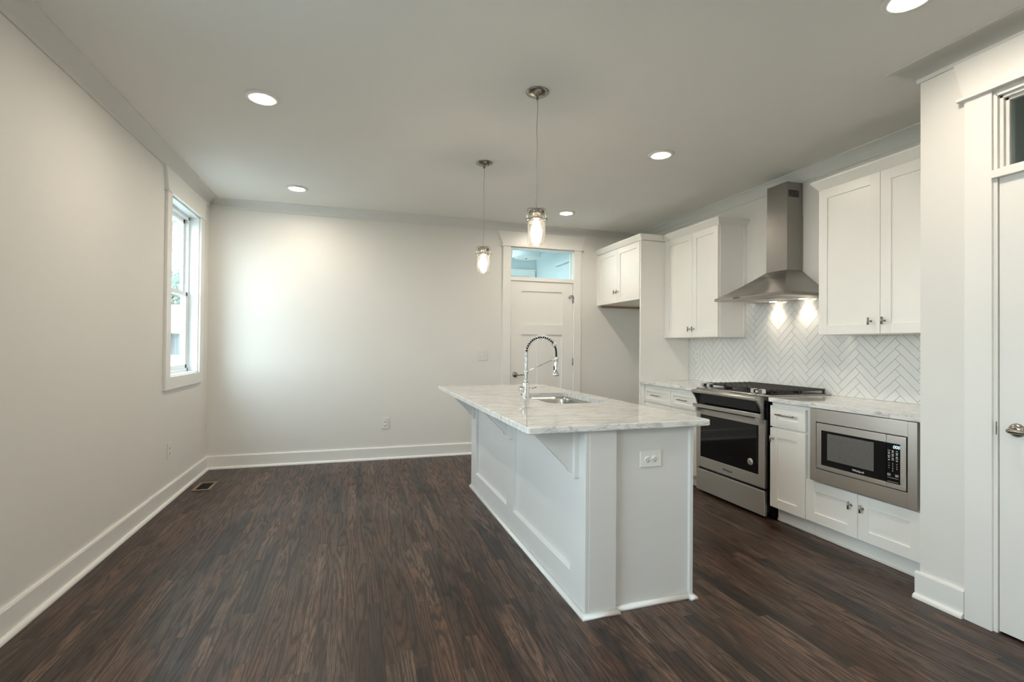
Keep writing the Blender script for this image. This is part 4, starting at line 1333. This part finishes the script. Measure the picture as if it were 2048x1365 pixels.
for i in range(-60, 60):
    for j in range(-10, 11):
        oxx, oyy = i * TW + j * TL, i * TW - j * TL
        for rect in (((0, 0), (TL, 0), (TL, TW), (0, TW)), ((0, TW), (TW, TW), (TW, TW + TL), (0, TW + TL))):
            P_ = tile_poly([(oxx + a, oyy + b_) for a, b_ in rect])
            if max(p[0] for p in P_) < PY or min(p[0] for p in P_) > 4.72 or max(p[1] for p in P_) < .9 or min(p[1] for p in P_) > 1.78: continue
            P_ = inset_poly(P_, GR)
            tx, ty_ = tr.uniform(-.004, .004), tr.uniform(-.004, .004)
            cy_, cz_ = sum(p[0] for p in P_) / 4, sum(p[1] for p in P_) / 4
            ymn, ymx = min(p[0] for p in P_), max(p[0] for p in P_)
            if max(p[1] for p in P_) <= UB - .001: use = [(PY + .001, 4.713, CT1 + .001, UB - .001)]
            elif ymn >= 2.803 and ymx <= 3.858: use = [regions[1]]
            elif ymx <= 2.803 or ymn >= 3.858: use = [(PY + .001, 4.713, CT1 + .001, UB - .001)]
            else: use = [(PY + .001, 4.713, CT1 + .001, UB - .001), (2.803, 3.858, UB - .001, 1.760)]      # cut round the cabinet corner
            for (y0, y1, z0, z1) in use:
                q = clip(P_, y0, y1, z0, z1)
                if not q or area(q) < 2e-5: continue
                ins = inset_poly(q, .0016)
                s = sum(q[a][0] * q[(a + 1) % len(q)][1] - q[(a + 1) % len(q)][0] * q[a][1] for a in range(len(q)))
                if s < 0: q = q[::-1]
                def fx_(y, z, o=0): return RX - .0100 + o + tx * (y - cy_) + ty_ * (z - cz_)
                if ins and len(ins) == len(q) and len(use) == 1:
                    # align start
                    A0 = [bm.verts.new((RX - .0080, a, b_)) for a, b_ in q]
                    A1 = [bm.verts.new((fx_(a, b_, .0007), a, b_)) for a, b_ in q]
                    st = min(range(len(ins)), key=lambda m_: (ins[m_][0] - q[0][0]) ** 2 + (ins[m_][1] - q[0][1]) ** 2)
                    ins = ins[st:] + ins[:st]
                    A2 = [bm.verts.new((fx_(a, b_), a, b_)) for a, b_ in ins]
                    k = len(q)
                    for m_ in range(k):
                        n_ = (m_ + 1) % k
                        bm.faces.new((A0[m_], A0[n_], A1[n_], A1[m_])); bm.faces.new((A1[m_], A1[n_], A2[n_], A2[m_]))
                    bm.faces.new(A2)
                else:
                    A0 = [bm.verts.new((RX - .0080, a, b_)) for a, b_ in q]; A2 = [bm.verts.new((fx_(a, b_), a, b_)) for a, b_ in q]
                    k = len(q)
                    for m_ in range(k):
                        n_ = (m_ + 1) % k; bm.faces.new((A0[m_], A0[n_], A2[n_], A2[m_]))
                    bm.faces.new(A2)
G('tiles', bm, 'tile', bs)

# ------------------------------------------------------------------ range hood
hd = thing('range_hood', 'stainless steel chimney range hood with curved canopy', 'range hood', (RX, 3.345, 1.69))
HY0, HY1, HXF, HZ = 2.962, 3.722, 3.070, 1.690
CY0, CY1, CXF, CZB = 3.234, 3.452, 3.387, 1.930
bm = NB()
# lip
box(bm, HXF, RX - .012, HY0, HY1, HZ, HZ + .022, .0015)
# curved pyramid
rings = []
for i in range(13):
    t = i / 12
    g_ = t           # horizontal travel
    hz = HZ + .022 + (CZB - HZ - .022) * (.78 * t + .22 * t * t)
    rings.append([(RX - .012, HY0 + (CY0 - HY0) * g_, hz), (HXF + (CXF - HXF) * g_, HY0 + (CY0 - HY0) * g_, hz), (HXF + (CXF - HXF) * g_, HY1 + (CY1 - HY1) * g_, hz), (RX - .012, HY1 + (CY1 - HY1) * g_, hz)])
vr = [[bm.verts.new(p) for p in r] for r in rings]
for i in range(12):
    for k in range(3):
        f = bm.faces.new((vr[i][k], vr[i][k + 1], vr[i + 1][k + 1], vr[i + 1][k]))
bm.faces.new(vr[-1])
# smooth along the curve but keep the hips sharp
for f in bm.faces:
    if len(f.verts) == 4 and f.calc_center_median().z > HZ + .023: f.smooth = False
cn = G('canopy', bm, 'steelhood', hd)
bm = NB()
box(bm, HXF + .02, RX - .03, HY0 + .02, HY1 - .02, HZ - .0015, HZ + .001)
for k in range(2):
    y0 = HY0 + .13 + k * .255; box(bm, HXF + .10, RX - .09, y0, y0 + .245, HZ - .004, HZ - .001, .001)
    for q in range(11): box(bm, HXF + .11, RX - .10, y0 + .012 + q * .021, y0 + .019 + q * .021, HZ - .0055, HZ - .0035)
G('filter', bm, 'steel', cn)
HL = [(3.490, 3.480), (3.490, 3.175)]
for hx, hy in HL:
    bm = NB(); lathe(bm, (hx, hy, HZ - .002), [(0, -.006), (.026, -.006), (.030, -.002), (.030, 0), (0, 0)], 24)
    G('lamp_lens', bm, 'hoodlens', hd, label='lit halogen lens')
    sp = bpy.data.lights.new('hood_lamp', 'SPOT'); sp.energy = 4.2; sp.color = (1.0, .84, .66); sp.spot_size = radians(104); sp.spot_blend = 1.0; sp.shadow_soft_size = .02
    so = bpy.data.objects.new('hood_lamp', sp); COL.objects.link(so); so.location = (hx, hy, HZ - .012)
    dv = Vector((.045, 0, -.22)); so.rotation_euler = dv.to_track_quat('-Z', 'Y').to_euler()
bm = NB()
for k in range(5):
    lathe(bm, (HXF - .001, 3.412 + k * .018, HZ + .012), [(0, -.004), (.0045, -.004), (.0045, 0), (0, 0)], 12, 'x')
G('buttons', bm, 'black', hd)
bm = NB(); box(bm, CXF, RX - .001, CY0, CY1, CZB - .001, 2.395, .001); box(bm, CXF + .003, RX - .001, CY0 + .003, CY1 - .003, 2.39, 2.662, .001)
box(bm, CXF - .0005, CXF + .004, CY0 - .0005, CY0 + .003, CZB, 2.395)
ch = G('chimney', bm, 'steelv', hd)
bm = NB()
for k in range(9): box(bm, 3.405 + k * .0125, 3.4115 + k * .0125, CY0 + .0015, CY0 + .004, 2.538, 2.595)
G('vent_slots', bm, 'black', ch)
for z in (2.64, 1.955):
    bm = NB(); lathe(bm, (3.53, CY0 + .003, z), [(0, -.004), (.004, -.003), (.004, 0), (0, 0)], 10, 'y')
    G('screw', bm, 'nickel', ch)

# ------------------------------------------------------------------ slide-in gas range
RY0, RY1 = 2.982, 3.762
rg = thing('gas_range', 'stainless slide-in gas range with black oven window and cast iron grates', 'range', (3.24, 3.37, 0))
bm = NB(); box(bm, 2.945, 3.530, RY0 + .006, RY1 - .006, .045, .880, .002)
for a, b_ in ((3.0, RY0 + .03), (3.0, RY1 - .06), (3.48, RY0 + .03), (3.48, RY1 - .06)): box(bm, a, a + .035, b_, b_ + .035, 0, .046)
box(bm, 2.99, 3.05, RY0 - .018, RY0 + .01, .005, .09)
G('body', bm, 'black', rg)
bm = NB(); box(bm, 2.918, 2.944, RY0, RY1, .020, .207, .003); G('storage_drawer', bm, 'steel', rg)
# oven door as a frame around the window
GY0, GY1, GZ0, GZ1 = 3.043, 3.708, .318, .690
bm = NB(); dx0, dx1 = 2.918, 2.944
box(bm, dx0, dx1, RY0, GY0, .228, .738, .001); box(bm, dx0, dx1, GY1, RY1, .228, .738, .001)
box(bm, dx0, dx1, GY0, GY1, .228, GZ0, .001); box(bm, dx0, dx1, GY0, GY1, GZ1, .738, .001)
od = G('oven_door', bm, 'steel', rg)
bm = NB(); box(bm, dx0 + .002, dx1, GY0, GY1, GZ0, GZ1); G('oven_window', bm, 'blackglass', od)
G('brand_lettering', face_text('Whirlpool', .026, dx0 - .0004, 3.372, .268), 'darkprint', od)
# round label on the window
bm = NB(); lathe(bm, (dx0 + .002, 3.126, .398), [(0, -.0012), (.027, -.0012), (.027, 0), (0, 0)], 32, 'x')
stk = G('round_sticker', bm, 'print', od)
bm = NB(); lathe(bm, (dx0 + .0006, 3.126, .398), [(.0195, -.0006), (.0215, -.0006), (.0215, .0004), (.0195, .0004)], 32, 'x', close=True)
merge(bm, face_text('R', .026, dx0 + .0002, 3.128, .398)); tube(bm, [(dx0 + .0003, 3.140, .409), (dx0 + .0003, 3.128, .402), (dx0 + .0003, 3.114, .390)], .0016, 6)
G('sticker_print', bm, 'darkprint', stk)
bm = NB(); box(bm, 2.862, 2.876, RY0 + .004, RY1 - .018, .756, .786, .002)
for y in (RY0 + .03, RY1 - .06): box(bm, 2.874, 2.920, y, y + .022, .716, .780, .002)
G('oven_handle', bm, 'steel', rg, label='flat stainless bar handle')
# upper front: dark recessed band under a steel nose
bm = NB(); box(bm, 2.925, 2.944, RY0 + .012, RY1 - .012, .742, .884); G('control_band', bm, 'blackglass', rg)
bm = NB()
nose = [(2.945, .878), (2.868, .878), (2.858, .884), (2.857, .898), (2.864, .904), (2.960, .916), (2.960, .900)]
prism(bm, nose, 'y', RY0 + .036, RY1 - .004)
side = [(2.945, .740), (2.915, .740), (2.912, .790), (2.905, .820), (2.888, .850), (2.872, .868), (2.860, .884), (2.860, .898), (2.960, .914), (2.960, .740)]
prism(bm, side, 'y', RY0 + .014, RY0 + .036); prism(bm, side, 'y', RY1 - .018, RY1 - .004)
G('front_nose', bm, 'steel', rg)
bm = NB(); box(bm, 2.930, 3.545, RY0 - .022, RY1 + .018, .9145, .922, .002); G('cooktop', bm, 'steel', rg)
bm = NB(); box(bm, 2.985, 3.530, RY0 + .01, RY1 - .01, .921, .9245, .001); G('burner_tray', bm, 'black', rg)
for y in (3.690, 3.612, 3.108, 3.030):
    bm = NB()
    lathe(bm, (2.938, y, .922), [(0, .010), (.013, .010), (.019, .004), (.019, 0), (0, 0)], 18)
    box(bm, 2.917, 2.959, y - .018, y + .018, .932, .966, .004, 2)
    G('burner_knob', bm, 'chrome', rg, label='faceted steel burner knob')
for bx_, by_, r_ in ((3.12, 3.14, .040), (3.40, 3.14, .032), (3.26, 3.37, .046), (3.12, 3.60, .036), (3.40, 3.60, .040)):
    bm = NB(); lathe(bm, (bx_, by_, .924), [(0, .022), (r_ * .75, .022), (r_ * .8, .014), (r_, .012), (r_, 0), (0, 0)], 28)
    G('burner', bm, 'black', rg)
for k in range(3):
    bm = NB(); a = RY0 + .012 + k * .2525; b_ = a + .2485; g0, g1 = .948, .962
    x0, x1 = 2.998, 3.520
    box(bm, x0, x1, a, a + .012, g0, g1, .002); box(bm, x0, x1, b_ - .012, b_, g0, g1, .002)
    box(bm, x0, x0 + .012, a, b_, g0, g1, .002); box(bm, x1 - .012, x1, a, b_, g0, g1, .002)
    for q in range(9):
        xx = x0 + .045 + q * .053; box(bm, xx, xx + .009, a + .004, b_ - .004, g0 + .002, g1 + .003, .002)
    box(bm, x0, x1, (a + b_) / 2 - .005, (a + b_) / 2 + .005, g0, g1, .002)
    for xx in (x0 + .002, (x0 + x1) / 2, x1 - .016):
        for yy_ in (a + .001, b_ - .013): box(bm, xx, xx + .013, yy_, yy_ + .012, .924, g0 + .002, .001)
    G('grate', bm, 'iron', rg)

# ------------------------------------------------------------------ built-in microwave
mw = thing('built_in_microwave', 'stainless built-in microwave with wide trim frame and black door', 'microwave', (3.1, 2.265, .40))
TY0, TY1, TZ0_, TZ1_ = 1.928, 2.600, .398, .878
OY0, OY1, OZ0, OZ1 = 1.978, 2.555, .482, .793
x0, x1 = 2.9235, 2.944
bm = NB()
box(bm, x0, x1, TY0, OY0, TZ0_, TZ1_, .001); box(bm, x0, x1, OY1, TY1, TZ0_, TZ1_, .001)
box(bm, x0, x1, OY0, OY1, TZ0_, OZ0, .001); box(bm, x0, x1, OY0, OY1, OZ1, TZ1_, .001)
G('trim_frame', bm, 'steel', mw)
bm = NB(); box(bm, 2.950, 3.36, OY0 - .01, OY1 + .01, .415, OZ1 + .01); box(bm, x1, 2.952, OY0 - .03, OY1 + .03, OZ0 - .03, OZ1 + .03)
G('body', bm, 'black', mw)
DY = 2.0935
mx0, mx1 = 2.9215, 2.944
# door: steel frame left part
iy0, iy1, iz0, iz1 = OY0 + .006, OY1 - .006, OZ0 + .006, OZ1 - .006
KY0, KY1, KZ0, KZ1 = 2.016, 2.514, .515, .742
bm = NB()
box(bm, mx0, mx1, DY + .001, iy1, KZ1, iz1, .001); box(bm, mx0, mx1, DY + .001, iy1, iz0, KZ0, .001); box(bm, mx0, mx1, KY1, iy1, KZ0, KZ1, .001)
md = G('door', bm, 'steel', mw)
bm = NB(); box(bm, mx0 + .001, mx1, DY + .001, KY1, KZ0, KZ1); bk = G('door_glass', bm, 'blackglass', md)
bm = NB(); box(bm, mx0 + .0004, mx0 + .002, 2.166, 2.470, .556, .727); G('viewing_window', bm, 'mwglass', md)
G('brand_lettering', face_text('Whirlpool', .018, mx0 + .0006, 2.262, .533), 'print', md)
bm = NB()
box(bm, mx0, mx1, iy0, DY - .001, KZ1, iz1, .001); box(bm, mx0, mx1, iy0, DY - .001, iz0, KZ0, .001); box(bm, mx0, mx1, iy0, KY0, KZ0, KZ1, .001)
mc = G('control_panel', bm, 'steel', mw)
bm = NB(); box(bm, mx0 + .001, mx1, KY0, DY - .001, KZ0, KZ1); G('keypad', bm, 'blackglass', mc)
G('clock_display', face_text('000', .026, mx0 + .0006, 2.036, .722, shear=.2), 'digits', mc)
bm = NB()
kx = mx0 + .0006
cols = (2.078, 2.057, 2.034)
for r_ in range(6):
    for ci, cyy in enumerate(cols):
        wv = .0055 if (r_ + ci) % 3 else .007
        z = .700 - r_ * .0105
        box(bm, kx - .0003, kx + .0006, cyy - wv, cyy + wv, z - .0012, z + .0012)
        if (r_ * 3 + ci) % 2: box(bm, kx - .0003, kx + .0006, cyy - wv * .7, cyy + wv * .7, z - .0052, z - .0036)
nums = [['1', '2', '3'], ['4', '5', '6'], ['7', '8', '9'], ['', '0', '']]
for r_, rowt in enumerate(nums):
    for ci, s_ in enumerate(rowt):
        if s_: merge(bm, face_text(s_, .010, kx, cols[ci], .626 - r_ * .0135, .0003))
for cyy in (2.078, 2.034):
    box(bm, kx - .0003, kx + .0006, cyy - .008, cyy - .0066, .556, .568); box(bm, kx - .0003, kx + .0006, cyy + .0066, cyy + .008, .556, .568)
    box(bm, kx - .0003, kx + .0006, cyy - .008, cyy + .008, .5672, .5682); box(bm, kx - .0003, kx + .0006, cyy - .008, cyy + .008, .5555, .5565)
    box(bm, kx - .0003, kx + .0006, cyy - .004, cyy + .004, .560, .563)
box(bm, kx - .0003, kx + .0006, 2.026, 2.086, .5445, .5455); box(bm, kx - .0003, kx + .0006, 2.026, 2.086, .5225, .5235)
G('key_legends', bm, 'print', mc)
